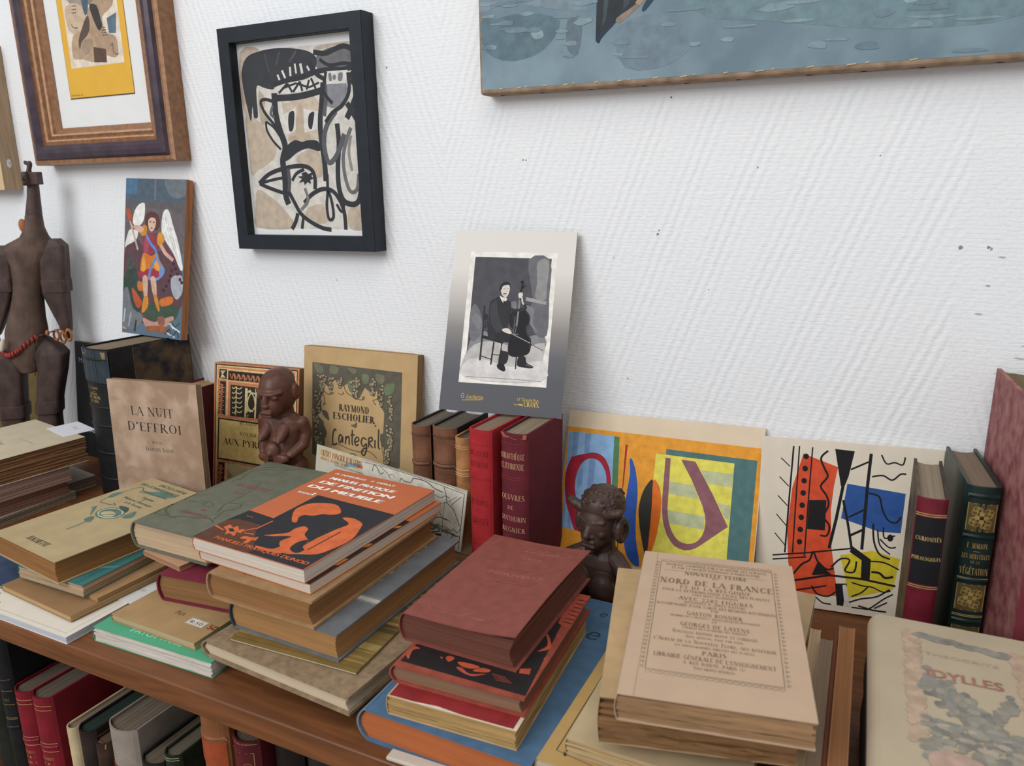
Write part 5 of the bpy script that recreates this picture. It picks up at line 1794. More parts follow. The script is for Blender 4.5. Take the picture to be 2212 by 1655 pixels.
book('gilt_volume','dark green volume with gilt ornament panels on its spine, before the tall red book',(.0865,-.129,.0005,6.8,0,-.3),(.029,.12,.2125),'spine',grn,pages('7f6d5c',.15),sdeco=sd,bands=(.07,.115,.161,.203),bul=.003)
book('folio_volume','tall faded red folio rubbed along its edge, at the far right',(.128,-.21,.0005,6.0,0,0),(.055,.2,.304),'spine',mat('6e2b34',.55,'plain',.15,40),pages('6e5c40'),back=mat('743a3e',.7,'marble',.2,60,0,'a5706a'),bul=.002,tc=.004)
# ================================================================ stack of paperbacks on the left edge
pk=pages('96705c',.3,8)
book('paperback_book','grey cream booklets at the foot of the far left stack',(-1.343,-.413,.0003,-2.1,0,0),(.17,.235,.0125),'lie',paper('a89a88'),pages('8d7e6c',.35,6),'soft',jit=.002,fdeco=lambda A:A.frame(.006,.006,A.w-.006,A.h-.006,.0007,'3c3833'))
book('paperback_book','pink brown paperback under the cream one in the far left stack',(-1.352,-.400,.0135,-6,0,0),(.165,.225,.0225),'lie',paper('9b7064'),pk,'soft',jit=.0025,wave=.0006)
book('paperback_book','pinkish paperback second from the top of the far left stack',(-1.352,-.393,.0365,-8,0,0),(.168,.225,.0235),'lie',paper('a57a6c'),pages('a08272',.3,8),'soft',jit=.002,wave=.0006)
def d(A):
    A.text('LUC ESTANG',.112,.175,.0055,'9c8a72','sans',width=.05); A.text('les Stigmates'[:3],.085,.14,.022,'6c5d4c','sans',shear=.3); A.rect(.05,.128,.13,.1288,'8a7a66'); A.text('et',.08,.1,.02,'6c5d4c','sans',shear=.3)
book('paperback_book','thick cream paperback with browned uncut pages on top of the far left stack',(-1.354,-.374,.0605,-9.5,.3,0),(.17,.24,.0405),'lie',paper('c3b69c',.1),pages('8f6745',.4,7),'raw',fdeco=d,jit=.003,wave=.0008,layers=24)
mb=MB(); mb.box((0,0,0),(.07,.05,.0004),paper('dcdce0',.03)); A=Art(mb,lambda u,v,e:(u,v,.0004+e),.07,.05); A.text('Evangi',.035,.03,.008,'a58aa0','sans',shear=.3); o=mb.build('paper_slip',None,world=pose((-1.245,-.164,.1022,-14,0,0))); tag(o,'white slip of paper lying across the top of the far left stack','paper')
book('booklet','thin cream booklet poking out beyond the far left stack towards the black volume',(-1.32,-.166,.0003,-9,0,0),(.128,.055,.018),'lie',paper('e2d8c6'),pages('8a7a68'),'soft')
# ================================================================ second pile: encyclopedia volume on notebooks
wp=paper('dcd4c6',.05)
def d(A):
    A.text('artemis',.035,.012,.0085,'3c4236','sans','l',shear=.25,xs=.9); A.poly(smooth_pts([(.022,.02),(.026,.027),(.036,.03),(.033,.022),(.026,.016)],True),'3f7d4c'); A.line([(.005,.006),(A.w-.008,.006),(A.w-.008,.2)],.0006,'a9967c')
book('paperback_book','white paperback at the edge of the shelf, lowest in the left pile',(-.99,-.4675,.0003,-.3,0,0),(.2,.24,.0088),'lie',wp,pages('b9bcc6',.15),'soft',fdeco=d)
mb=MB(); mb.box((0,0,0),(.09,.2,.0006),paper('d6d3d0',.03)); A=Art(mb,lambda u,v,e:(u,v,.0006+e),.09,.2); A.text('FASC. IS-VI',.045,.026,.005,'4a4540','serif'); A.line([(.02,.05),(.06,.05),(.06,.19)],.0005,'7c756c'); o=mb.build('printed_sheet',None,world=pose((-.856,-.385,.0094,-3,0,0))); tag(o,'white printed sheet lying between the brown notebook and the buff booklet','paper')
mb=MB(); 
def d(A):
    A.poly([(0,.03),(.12,.1),(.12,.13),(0,.06)],'b9c0c6'); A.poly([(0,.1),(.12,.16),(.12,.175),(0,.12)],'8d99a5')
book('magazine','blue magazine under the worn encyclopedia volume, left of the brown notebook',(-1.09,-.425,.0095,-3,0,0),(.125,.2,.004),'lie',paper('3a4a66',.3),pgw,'soft',fdeco=d)
book('notebook','brown covered notebook with dog-eared corner under the teal paperback',(-.958,-.434,.0103,-4.8,0,0),(.147,.215,.0075),'lie',paper('96744f',.12),pages('bd9c70',.2),'soft',jit=.001)
book('booklet','thin tan booklet between the brown notebook and the teal paperback',(-.94,-.403,.0182,-3.8,0,0),(.13,.195,.0047),'lie',paper('a9835a'),pages('b58f62'),'soft')
def d(A): A.line([(A.w-.014,0),(A.w-.014,A.h)],.0008,'28504f'); A.line([(A.w-.011,0),(A.w-.011,A.h)],.0005,'28504f'); A.poly([(A.w-.03,.03),(A.w-.002,.05),(A.w-.002,.054),(A.w-.03,.038)],'5d8a88')
book('paperback_book','teal covered paperback under the worn encyclopedia volume',(-.946,-.418,.0232,.4,0,0),(.12,.185,.0155),'lie',paper('3f7674',.15),pages('b59a7c',.35,9),'soft',fdeco=d,jit=.0012)
def d(A):
    w,h=A.w,A.h; c='4d675f'
    A.draw('emblem',0,0,w,h); A.text('ENCYCLOPÉDIE',w*.46,h*.935,.0085,c,'sans',width=w*.4,bold=.0002,shear=.1); A.text('DES CONNAISSANCES',w*.36,h*.886,.0085,c,'sans',width=w*.58,bold=.0002,shear=.1); A.text('HENRY COUPIN',w*.45,h*.82,.0055,c,'sans',width=w*.34)
    A.text('Hygiène',w*.48,h*.755,.0085,c,'sans',width=w*.17);A.text('et',w*.46,h*.73,.005,c,'sans');A.text('Médecine Vétérinaire',w*.45,h*.695,.0085,c,'sans',width=w*.42);A.text('à la Ferme',w*.48,h*.653,.0085,c,'sans',width=w*.25); A.text('. HACHETTE .',w*.51,h*.065,.0085,'4a4a3a','serif',width=w*.36,T=20,shear=.1)
book('paperback_book','worn buff encyclopedia paperback with a green emblem, topmost of the left pile',(-1.004,-.408,.0392,-7.6,0,0),(.152,.222,.029),'lie',paper('b19d77',.14),pages('94683c',.3,14),'soft',fdeco=d,jit=.0006,conc=.004,sq=.002,tc=.0009)
# ================================================================ third pile: green and buff booklets, dark red and grey green volumes
def d(A): A.text('PAYOT PARIS',.085,.01,.011,'8fd0ae','sans',width=.075,shear=.1,bold=.0004)
book('paperback_book','thick paperback with a bright green cover and white uncut pages near the shelf edge',(-.769,-.4505,.0003,1.8,0,0),(.175,.21,.0183),'lie',paper('52a27d',.06),pages('cdc4ba',.16,6),'raw',fdeco=d,jit=.0012,wave=.0005,layers=14)
def d(A):
    A.text('Prix :',.064,.033,.0065,'6d3a20','serif','l',T=20,shear=.2,width=.019); A.text('50',.1275,.026,.0125,'7d3a1c','sans',bold=.0006)
book('booklet','buff booklet with a small price label lying on the green paperback',(-.759,-.433,.0188,-1.2,0,0),(.133,.2,.0088),'lie',paper('a98a60',.14),pages('bda683',.25,6),'raw',fdeco=d,jit=.0008)
o=bpy.data.objects['booklet.001'] if 0 else [q for q in COL.objects if q.get('label','').startswith('buff booklet')][0]
mb=MB(); A=Art(mb,lambda u,v,e:(u,v,.0088+.0003+e),1,1); A.rect(.091,.0235,.117,.0355,'d6cfc2'); A.frame(.0915,.024,.1165,.035,.0005,'8a7d6d'); A.text('8.50',.104,.0265,.007,'3c3430','sans',width=.018); mb.build('price_label',[q for q in o.children if q.name.startswith('cover')][0])
book('hardback_book','dark crimson hardback under the grey green volume, spine to the left',(-.735,-.388,.0279,7.0,0,0),(.110,.19,.0345),'lie',cloth('752637',.15),pages('8d6740',.35,7),bul=.004,conc=0,tc=.0024)
book('booklet','tattered little booklet peeping out beneath the grey green volume',(-.783,-.3632,.0628,-9,0,0),(.075,.13,.0068),'lie',paper('b98f72'),pages('a37a5c'),'soft')
def d(A):
    w,h=A.w,A.h; A.draw('nouveau'); c='8c4a48'; A.text('BRASSERIE',w*.5,h*.6,.014,c,'sans',width=w*.45,xs=1,shear=.15); A.text('A.B',w*.46,h*.51,.011,c,'sans',shear=.2); A.text('des',w*.49,h*.25,.008,c,'sans'); A.text('CONNAISSANCES',w*.46,h*.19,.009,c,'sans',width=w*.34)
book('hardback_book','grey green decorated hardback with worn pages lying across the dark crimson one',(-.804,-.361,.0700,-.8,-.2,-.3),(.126,.229,.0343),'lie',cloth('6c6e5e',.12),pages('c2a888',.22,9),fdeco=d,bul=.006,tc=.0026,jit=.0008)
# ================================================================ fourth pile: manuals on tan, blue grey and linen books
lin_=mat('a38a6c',.9,'cloth',.25,120,.6)
book('paperback_book','plain dark paperback hidden underneath the linen hardback',(-.56,-.37,.0003,-3,0,0),(.13,.18,.0182),'lie',paper('4a4038'),pgt,'soft')
book('hardback_book','linen covered hardback lying lowest in the stack with the orange manuals',(-.614,-.438,.0188,-4,0,0),(.202,.245,.0202),'lie',lin_,pages('c9b79c',.14),bul=.007,tc=.0034)
def d(A):
    rr=random.Random(2)
    for k in range(40):
        y=rr.uniform(0,A.h);h_=rr.uniform(.002,.007);A.rect(0,y,A.w,min(y+h_,A.h),rr.choice(['7b6233','8f7742','6a5228','a08a52','57452a']))
book('magazine','glossy brown magazine between the linen hardback and the blue grey book',(-.582,-.429,.0393,2.8,0,0),(.156,.225,.0028),'lie',mat('806a3c',.35,'plain',.2,20),pgw,'soft',fdeco=d)
def d(A):
    for y in (.065,): A.rect(.0,y,A.w,y+.007,'b3b1a0'); A.rect(0,y-.0025,A.w,y-.0012,'8a949c'); A.rect(0,y+.0085,A.w,y+.0095,'8a949c')
    for t,y in (('E',.105),('L',.125),('T',.14),('I',.158),('R',.175),('S',.195)): A.text(t,A.w-.026,y,.012,'b3b1a0','sans',rot=90,al='l',bold=.0006)
book('hardback_book','blue grey hardback with a pale band below the tan book in the manuals stack',(-.597,-.412,.0425,-1.6,0,0),(.146,.23,.0303),'lie',mat('6b6d6f',.62,'plain',.15,50),pages('a67b4c',.25,12),fdeco=d,bul=.004,tc=.0022,conc=.002,spinemat=mat('3a4653',.6,'plain',.2,50))
def d(A): A.text('Edouard Goullin',.085,.012,.011,'5d4026','sans',shear=.4,xs=.9,width=.085); A.line(smooth_pts([(.02,.02),(.03,.024),(.045,.019),(.05,.022)],False),.0012,'5d4026')
book('hardback_book','tan cloth hardback right under the two orange manuals',(-.622,-.415,.0732,-1.3,0,0),(.145,.227,.0308),'lie',cloth('a2805a',.15),pages('94693f',.3,12),fdeco=d,bul=.004,tc=.0028)
orc=paper('c26b44',.06)
def dun(full):
    def d(A):
        w,h=A.w,A.h; wc='f2ede6'
        if full:
            A.draw('dunod')
            A.text('M. DENEURLES',.0145,h-.0155,.0062,wc,'sans','l',shear=.15,bold=.00035,width=.049); A.text('F. DÉBAT',.073,h-.0155,.0062,wc,'sans','l',shear=.15,bold=.00035,width=.036)
            A.text('MANUEL PRATIQUE',.0195,h-.032,.0105,wc,'sans','l',shear=.22,bold=.0008,width=.1); A.text('DE FINITION',.0165,h-.0478,.0122,wc,'sans','l',shear=.22,bold=.0012,width=.111); A.text('DU MEUBLE',.0125,h-.0645,.0122,wc,'sans','l',shear=.22,bold=.0012,width=.112); A.text('tome',.0135,h-.0835,.0085,wc,'sans','l',shear=.15,bold=.0003,width=.02); A.text('1',.036,h-.083,.0115,wc,'sans','l',bold=.0008)
            A.text('MANUELS PRATIQUES DUNOD',.024,.0085,.0085,'c9643a','sans','l',shear=.1,bold=.0004,width=.131)
        else:
            A.rect(0,0,w,h*.72,'2b2728'); A.poly([(w-.05,.06),(w-.02,.09),(w-.002,.1),(w-.002,.092),(w-.03,.06)],'c77a34'); A.poly([(w-.03,.02),(w-.002,.045),(w-.002,.06),(w-.04,.04)],'c77a34'); A.poly([(w-.04,.12),(w-.001,.145),(w-.001,.152),(w-.02,.14)],'c77a34')
    return d
book('paperback_book','orange and black manual lying second from the top, mostly under its companion volume',(-.646,-.399,.1044,-3.4,0,0),(.160,.23,.0112),'lie',paper('c9743c',.06),pages('cdbfae',.16,12),'soft',fdeco=dun(False))
book('paperback_book','orange and black manual of furniture finishing on top of the central stack',(-.651,-.402,.1160,-2.8,0,0),(.160,.229,.0148),'lie',orc,pages('cfc3b4',.16,12),'soft',fdeco=dun(True),bul=.003)
# ================================================================ fifth pile: rose, woodcut, red and blue books
def d(A):
    A.text('re',.118,.205,.026,'27405a','serif',al='l',shear=.2,T=14) if 0 else None
    A.text('e',.155,.192,.034,'2a4058','sans',shear=.2); A.text('e',.152,.238,.02,'2a4058','sans',shear=.2); A.line([(.145,.125),(.152,.13)],.0015,'2a4058'); A.line([(.142,.12),(.149,.122)],.0015,'2a4058'); A.line([(.012,0),(.012,A.h)],.0012,'41617d')
book('hardback_book','large blue hardback with orange page edges at the bottom of the right-centre stack',(-.404,-.453,.0004,-.6,0,0),(.178,.27,.0345),'lie',cloth('4f6f8e',.14),pages('b5673a',.14,14),fdeco=d,bul=.008,tc=.0028,spinemat=cloth('6c8090',.2))
def d(A): A.rect(.003,.0015,A.w-.0035,A.h-.002,mat('8d2a2c',.55,'plain',.15,50)); A.rect(A.w-.0035,.0,A.w,A.h,'d3c8b4'); A.poly([(0,0),(A.w,0),(A.w,.0016),(.08,.001),(.05,.0035),(.03,.0015)],'d9cdb6')
book('paperback_book','worn paperback with a dark red cover and yellowed pages under the woodcut book',(-.371,-.451,.0352,2.9,0,0),(.127,.192,.0195),'lie',paper('c4a883',.15),pages('b4935f',.35,7),'raw',fdeco=d,jit=.0012,wave=.0006)
def d(A): A.draw('woodcut')
book('hardback_book','black and rust hardback with a woodcut cover under the rose brown book',(-.379,-.433,.055,2.5,0,0),(.134,.184,.0185),'lie',cloth('9a4a3a',.2),pages('8a6a52',.25,12),fdeco=d,bul=.004,tc=.0022)
def d(A):
    w,h=A.w,A.h; c='9c6155'
    for y,x0,x1,r in ((h-.022,.05,.106,.0032),(.019,.028,.094,.0035)):
        A.line(smooth_pts([(x0,y-r),(x0-r*1.2,y),(x0,y+r),(x1,y+r),(x1+r*1.2,y),(x1,y-r),(x0,y-r)],False,2),.0006,c)
    A.text('LOUIS',.078,h-.0242,.0042,c,'sans',width=.04); A.text('1924',.073,h-.042,.0075,c,'sans',width=.02); A.text('NOUVELLE',.073,h-.082,.008,c,'sans',width=.062); A.text('LEMARCHAND',.061,.0168,.0045,c,'sans',width=.045)
    A.line([(.02,h-.06),(.05,h-.06),(.055,h-.066),(.1,h-.066),(.105,h-.07)],.0005,c); A.line([(.02,h-.09),(.05,h-.096),(.1,h-.096),(.106,h-.088)],.0005,c)
rose=mat('85493f',.62,'plain',.1,90,.15)
def rw(u,v): return .009*max(0,(u-.05)/.075)**2*(.7+.3*math.sin(v*20))-.004*max(0,(u-.09)/.035)**2*(v<.03)*0
book('hardback_book','limp rose brown hardback with its lid lifting, topmost before the carved bust',(-.392,-.396,.0738,-.5,0,0),(.125,.186,.030),'lie',rose,pages('6b4034',.25,10),fdeco=d,bul=.004,tc=.0014,warp=rw,jit=.0006)
mb=MB(); mb.box((0,0,0),(.06,.02,.004),paper('c9bfb0',.1)); o=bevel(mb.build('paper_slip',None,world=pose((-.363,-.4668,.0003,2,0,0))),.0015,2)
o.location.y-=.0; tag(o,'folded off-white paper slip on the shelf edge before the big blue book','paper')
o.scale=(1,.6,1)
# ================================================================ sixth pile: flora
ye=paper('b8975f',.1)
def d(A): A.line([(.014,.016),(.014,A.h-.02)],.001,'3d352c'); A.line([(.014,.016),(.06,.010)],.0008,'6b5a44'); A.poly([(.021,.013),(.024,.012),(.0195,.11),(.0188,.11)],'3d352c')
book('paperback_book','yellow cream paperback with a ruled border at the bottom of the flora stack',(-.2245,-.455,.0003,-.6,0,0),(.156,.253,.044),'lie',ye,pages('c2b49c',.2,10),'soft',fdeco=d,jit=.0012,bul=.003)
book('paperback_book','pale cream paperback second from the bottom of the flora stack',(-.203,-.44,.0446,.5,0,0),(.145,.215,.0150),'lie',paper('bda985',.16),pages('c2a87c',.25,8),'raw',jit=.0016,wave=.0006)
book('booklet','foxed cream booklet with pencil notes jutting from the back of the flora stack',(-.181,-.353,.0600,0,0,0),(.142,.208,.0155),'lie',paper('b59c78',.2),pages('8f7350',.3),'raw',jit=.0012,fdeco=lambda A:[A.line(smooth_pts([(A.w-.03+k*.003,A.h-.012-.002*(k%2)) for k in range(7)],False),.0005,'7b6a55') and None for q in (0,)])
book('paperback_book','thick uncut paperback with ragged brown pages right under the flora volume',(-.171,-.453,.0762,14.5,0,0),(.149,.208,.0410),'lie',paper('b99c74',.2),pages('8f6a45',.45,6),'raw',jit=.003,wave=.0014,layers=13)
def d(A):
    w,h=A.w,A.h; c='7d6a59'; x0,x1,y0,y1=.0185,w-.019,.034,h-.0165; g='a08b75'
    A.frame(x0,y0,x1,y1,.0007,c)
    n=22
    for k in range(n):
        x=x0+(x1-x0)*(k+.5)/n
        for y in (y1+.0025,y0-.0025): A.ring(x,y,.0019,.0019,.0006,g,8)
    m=30
    for k in range(m):
        y=y0+(y1-y0)*(k+.5)/m
        for x,s in ((x0-.003,1),(x1+.003,-1)): A.poly([(x-.0015*s,y),(x+.0015*s,y+.002),(x+.0015*s,y-.002)],g)
    cx=(x0+x1)/2; W_=x1-x0
    T_=[("OUVRAGE COURONNÉ PAR L'ACADÉMIE DES SCIENCES",.0042,.9,12,1),("ET PAR LA SOCIÉTÉ NATIONALE D'AGRICULTURE",.0042,.78,9,0),('NOUVELLE FLORE',.0068,.55,13,1),('DU',.003,.05,7,1),('NORD DE LA FRANCE',.0095,.97,13,0),('ET DE LA BELGIQUE',.0055,.6,10,0),('POUR LA DÉTERMINATION FACILE DES PLANTES',.0042,.9,8,0),('SANS MOTS TECHNIQUES',.0035,.38,7,0),('AVEC 2282 FIGURES',.0058,.62,10,0),('DESSINÉES D APRÈS NATURE',.0035,.5,7,0),("ACCOMPAGNÉE D'UNE CARTE DES RÉGIONS BOTANIQUES",.0042,.98,8,0),('PAR',.003,.06,7,0),('GASTON BONNIER',.006,.45,9,0),('MEMBRE DE L INSTITUT, PROFESSEUR DE BOTANIQUE',.003,.72,6,0),('ET',.003,.04,7,0),('GEORGES DE LAYENS',.006,.54,9,0),("LAURÉAT DE L'ACADÉMIE DES SCIENCES",.003,.5,9,0),('Nouvelle édition revue et corrigée',.005,.66,9,0),('Avec renvois, page par page,',.004,.45,7,0),("à l'Album de la Nouvelle Flore, qui renferme",.0055,.93,9,0),('les photographies directes des plantes',.004,.6,12,0),('PARIS',.006,.18,10,0),("LIBRAIRIE GÉNÉRALE DE L'ENSEIGNEMENT",.0055,.9,9,0),('4, RUE DANTE, PARIS (5)',.0042,.45,9,0),('Tous droits réservés',.004,.3,0,0)]
    k_=(y1-y0-.008)/sum(q[1] for q in T_); y=y1-.001
    for t,s,wd,dy,_ in T_:
        y-=s*k_; A.text(t,cx,y,s*.92,c,width=W_*wd,T=19 if s>.006 else 15)
    A.rect(x0+.004,y1-.0165,x1-.006,y1-.0161,g)
    A.line([(.0135,0),(.0145,h)],.0004,'b09a82')
book('paperback_book','thick cream paperback titled NOUVELLE FLORE, top of the right front stack',(-.151,-.474,.1180,11.3,1.0,0),(.139,.222,.0226),'lie',paper('bfa389',.07),pages('a27f5c',.4,6),'raw',fdeco=d,jit=.0016,wave=.001,layers=9,bul=.002)
# thin books standing on edge between the two right-hand stacks
for x,y,wd,L_,h,c,pc,lb in ((-.0335,-.365,.0095,.155,.0735,'c2ab8c','b99f7c','cream booklet on edge nearest the flora stack'),(-.0230,-.400,.0115,.165,.080,'94806a','8a7560','grey buff booklet on edge, second beside the flora stack'),(-.0110,-.41,.004,.18,.082,'5f3423','7a4a30','thin dark brown booklet on edge next to the tan one'),(-.0065,-.43,.0135,.21,.0885,'a5744d','94653f','tan brown book on edge beside the paper wrapped book')):
    book('booklet',lb,(x,y,.0004,1.5,0,0),(wd,L_,h),'edge',paper(c,.12),pages(pc),'soft',bul=.0006,tc=.0009)
book('paperback_book','hidden brown book lying lowest under the paper wrapped book',(.022,-.48,.0003,2,0,0),(.18,.235,.044),'lie',paper('6e5a48'),pgt,'soft')
book('paperback_book','dark bound book right below the paper wrapped book',(.021,-.486,.0446,2,0,0),(.185,.24,.045),'lie',paper('3a2f2a'),pgd,'soft')
idm=mat('b3a38a',.75,'paper',.1,22,.25)
def d(A):
    w,h=A.w,A.h; rr=random.Random(4)
    bl=['908a7b','87837a','979080','7e7c74','8b887e']; pk_=['b49b83','b09681','b69f89']
    for k in range(150): A.ell(w*rr.uniform(.148,.198),h*rr.uniform(.33,.925),.0035,.004,rr.choice(pk_),8); A.ell(w*rr.uniform(.56,.6),h*rr.uniform(.33,.9),.0035,.004,rr.choice(pk_),8)
    for k in range(70): t=rr.random(); A.ell(w*(.2+t*.36),h*(.908-t*.036)+rr.uniform(-.003,.003),.005,.003,rr.choice(bl),8)
    for k in range(260):
        t=rr.random(); A.ell(w*(.225+t*.22)+rr.gauss(0,.0035),h*(.63-t*.2)+rr.gauss(0,.008),rr.uniform(.002,.005),rr.uniform(.002,.005),rr.choice(bl+['77766f','84827a']),8)
    for k in range(70): t=rr.random(); A.ell(w*(.4+t*.12)+rr.gauss(0,.0015),h*(.45+t*.16)+rr.gauss(0,.003),.003,.003,rr.choice(bl),8)
    for k in range(160): A.ell(w*rr.uniform(.19,.55),h*rr.uniform(.27,.45),rr.uniform(.003,.007),.003,rr.choice(bl+['a89b8a']),8)
    A.poly(smooth_pts([(w*.22,h*.3),(w*.32,h*.31),(w*.4,h*.26),(w*.3,h*.2),(w*.2,h*.24)],True),'b39787')
    A.text('THEOCRITE',w*.36,h*.79,.006,'b39c88','sans',width=w*.28); A.text('IDYLLES',w*.36,h*.665,.0155,'a0705f','sans',width=w*.275,bold=.0004)
book('hardback_book','cream book in a translucent paper wrapper titled IDYLLES, at the lower right',(.020,-.490,.0902,2.0,0,0),(.19,.252,.0285),'lie',idm,pages('b59f80',.2),fdeco=d,bul=.005,tc=.002)
# ================================================================ lower shelf
def low(lb,x,wd,top,depth,cov,pg,sd=None,front=None,bands=(),y=-.442,name='hardback_book',yaw=-1.5,lab=None):
    h=top+.3142; book(name,lb,(x,y,-.3147,yaw,0,0),(wd,depth,h),'spine',cov,pg,sdeco=sd,front=front or cov,bands=[h+b for b in bands],bul=min(.009,wd*.28),label_at=lab and (h+lab[0],h+lab[1],ink(lab[2])))
def lines(c,ys,txt=(),n=None):
    def f(A):
        for q in ys: A.rect(.001,A.h+q-.0005,A.w-.001,A.h+q+.0005,c,10)
        for t,q,s in txt: A.text(t,A.w/2,A.h+q,s,c,width=A.w*.6)
    return f
def sd(A):
    A.poly([(0,A.h-.002),(.006,A.h-.002),(.007,A.h-.06),(.009,A.h-.1),(.006,A.h-.15),(.008,A.h-.2),(0,A.h-.2)],'a85a2a')
low('black book with a torn orange strip, at the far left of the lower shelf',-1.034,.035,-.105,.15,leather('1f2420'),pgd,sd)
low('tall black leather volume left of the two crimson ones on the lower shelf',-.9985,.0255,-.062,.16,leather('181a1d'),pgd,lines('7c6a40',(-.075,-.095,-.115,-.117),(('HISTOIRE',-.09,.004),)),bands=(-.06,-.13))
crm=leather('7d1a2a',.15,.4)
for i,(x,wd,t,lb) in enumerate(((-.9715,.034,-.1285,'left one of the pair of crimson gilt-lined volumes on the lower shelf'),(-.9365,.038,-.1255,'right one of the pair of crimson gilt-lined volumes on the lower shelf'))):
    low(lb,x,wd,t,.16,crm,pgd,lines('b58a55',(-.012,-.018,-.067,-.079,-.125),(('MÉMOIRES',-.092,.004),('DE',-.099,.003),('TOME I' if i==0 else 'TOME II',-.108,.004))),bands=(-.073,),name='leather_volume')
low('thin cream volume with a brown label on the lower shelf',-.8705,.019,-.152,.12,mat('c7b58f',.6,'plain',.12,50),pages('8f7c6c'),lab=(-.12,-.055,'7d4a34'))
low('tattered dark brown volume beside the thin cream one on the lower shelf',-.8505,.029,-.1475,.14,leather('2b211d',.4,.6),pages('2a3a30'),bands=(-.06,))
low('tattered brown volume with a crumbling spine top, left of the grey linen book',-.8205,.025,-.1555,.13,leather('35261d',.5,.7),pages('5e4b3a'),lambda A:A.poly([(.002,A.h-.001),(A.w-.002,A.h-.001),(A.w-.003,A.h-.008),(A.w*.6,A.h-.005),(A.w*.4,A.h-.014),(.004,A.h-.006)],'8a673a'))
low('thick grey linen volume with a rust label on the lower shelf',-.7945,.0485,-.1230,.165,cloth('988d82',.12),pages('7e6f5e'),lab=(-.12,-.052,'8a3a24'))
low('black green volume with a scuffed top, right of the grey linen one',-.7425,.036,-.1535,.15,leather('20261f',.4),pages('6d6050'))
low('slim dark green volume with a frayed pale rim on the lower shelf',-.6985,.026,-.1290,.15,leather('232f22',.4),pages('6f6456'),lines('8d9a74',(-.003,-.006)))
def sd(A):
    A.rect(.0005,A.h-.051,A.w-.0005,A.h-.0495,'c9966a',10)
low('tall tan calf volume with an orange label on the lower shelf',-.6365,.041,-.0315,.15,mat('8f5c3a',.45,'plain',.18,30),pgt,sd,bands=(-.05,),name='leather_volume',lab=(-.085,-.054,'a04a28'))
def sd(A):
    g='8f7350'; h=A.h; A.frame(.004,h-.1,A.w-.004,h-.014,.0008,g); A.rect(.001,h-.004,A.w-.001,h-.003,g,8)
    for k in range(10): A.ring(A.w/2+.008*math.cos(k*1.7),h-.03-k*.006,.004,.003,.0006,g,9)
low('small dark red gilt volume right of the tall tan one on the lower shelf',-.5895,.038,-.0690,.10,leather('591c22',.2),pgd,sd)
for x,wd,t,c,lb in ((-.548,.04,-.05,'191618','black volume beside the small dark red gilt one on the lower shelf'),(-.504,.045,-.062,'26282a','charcoal volume third from the tall tan one on the lower shelf'),(-.455,.034,-.068,'5a2027','dark red volume under the shelf edge, right of the charcoal one'),(-.417,.04,-.055,'2a211d','brown black volume at the right end of those visible on the lower shelf')):
    low(lb,x,wd,t,.13,leather(c,.25),pgd,y=-.425)
# ================================================================ carved figures
dw=mat('4a3a36',.55,'plain',.3,40,.3); dw2=mat('5d4a40',.65,'plain',.32,30,.3)
doll=empty('jointed_figure','tall dark carved doll with jointed limbs, cowrie and red beads, at the left','figurine',Matrix.Translation((-1.372,-.082,0))@Matrix.Rotation(R(38),4,'Z')@Matrix.Diagonal((.62,.80,1,1)))
ox,oy=1.37,.0
def D(x,z,a,b,y=0): return (x+ox,y,z,a,b)
mb=MB(); sect(mb,[D(-1.315,.446,.0205,.019),D(-1.318,.425,.024,.022),D(-1.322,.408,.036,.026),D(-1.333,.396,.064,.028),D(-1.342,.385,.07,.03),D(-1.350,.36,.045,.03),D(-1.356,.33,.039,.029),D(-1.364,.30,.040,.029),D(-1.374,.27,.047,.031),D(-1.381,.245,.055,.033),D(-1.388,.215,.054,.034),D(-1.392,.19,.042,.031),D(-1.39,.170,.025,.024)],dw2,24,2.3); carve(mb.build('torso',doll),.0022,4)
mb=MB(); sect(mb,[D(-1.304,.50,.0135,.013),D(-1.308,.475,.0155,.015),D(-1.315,.443,.0205,.018)],dw); carve(mb.build('neck',doll),.0018,3)
hd=[]
mb=MB(); mb.box((-1.3185+ox,-.017,.4955),(-1.2825+ox,.013,.5165),dw); sect(mb,[D(-1.3135,.494,.0085,.006,-.017),D(-1.314,.505,.0095,.007,-.018),D(-1.3135,.517,.0075,.006,-.016)],dw)
limb(mb,[(-1.309+ox,-.005,.515,.006),(-1.306+ox,-.004,.523,.0055),(-1.303+ox,-.004,.529,.006)],dw); limb(mb,[(-1.303+ox,-.004,.529,.004),(-1.314+ox,-.005,.532,.0035)],dw)
ball(mb,(-1.3155+ox,-.026,.505),(.0018,.003,.004),dw,6); limb(mb,[(-1.318+ox,-.0245,.499,.0014),(-1.311+ox,-.0245,.499,.0014)],dw); limb(mb,[(-1.3205+ox,-.0235,.510,.001),(-1.3105+ox,-.0235,.511,.001)],dw)
carve(mb.build('head',doll),.0011,2)
ARMS=[]
def arm(n,st,band):
    mb=MB(); sect(mb,st,dw,20,5); x,z=band
    ao=mb.build('arm',doll); carve(ao,.0019,2); ARMS.append(ao)
    mb=MB(); sect(mb,[(x+ox,0,z+.011,.036 if n else .0235,.0245),(x+.001+ox,0,z-.011,.0345 if n else .0238,.0242)],dw,20,5); bevel(mb.build('arm_band',ao),.001,2)
arm(1,[D(-1.27,.404,.012,.015),D(-1.276,.392,.034,.022),D(-1.280,.370,.0355,.0235),D(-1.284,.335,.034,.0235),D(-1.2885,.311,.0325,.0225),D(-1.282,.28,.024,.018),D(-1.277,.255,.0165,.014),D(-1.276,.240,.0135,.011)],(-1.2845,.323))
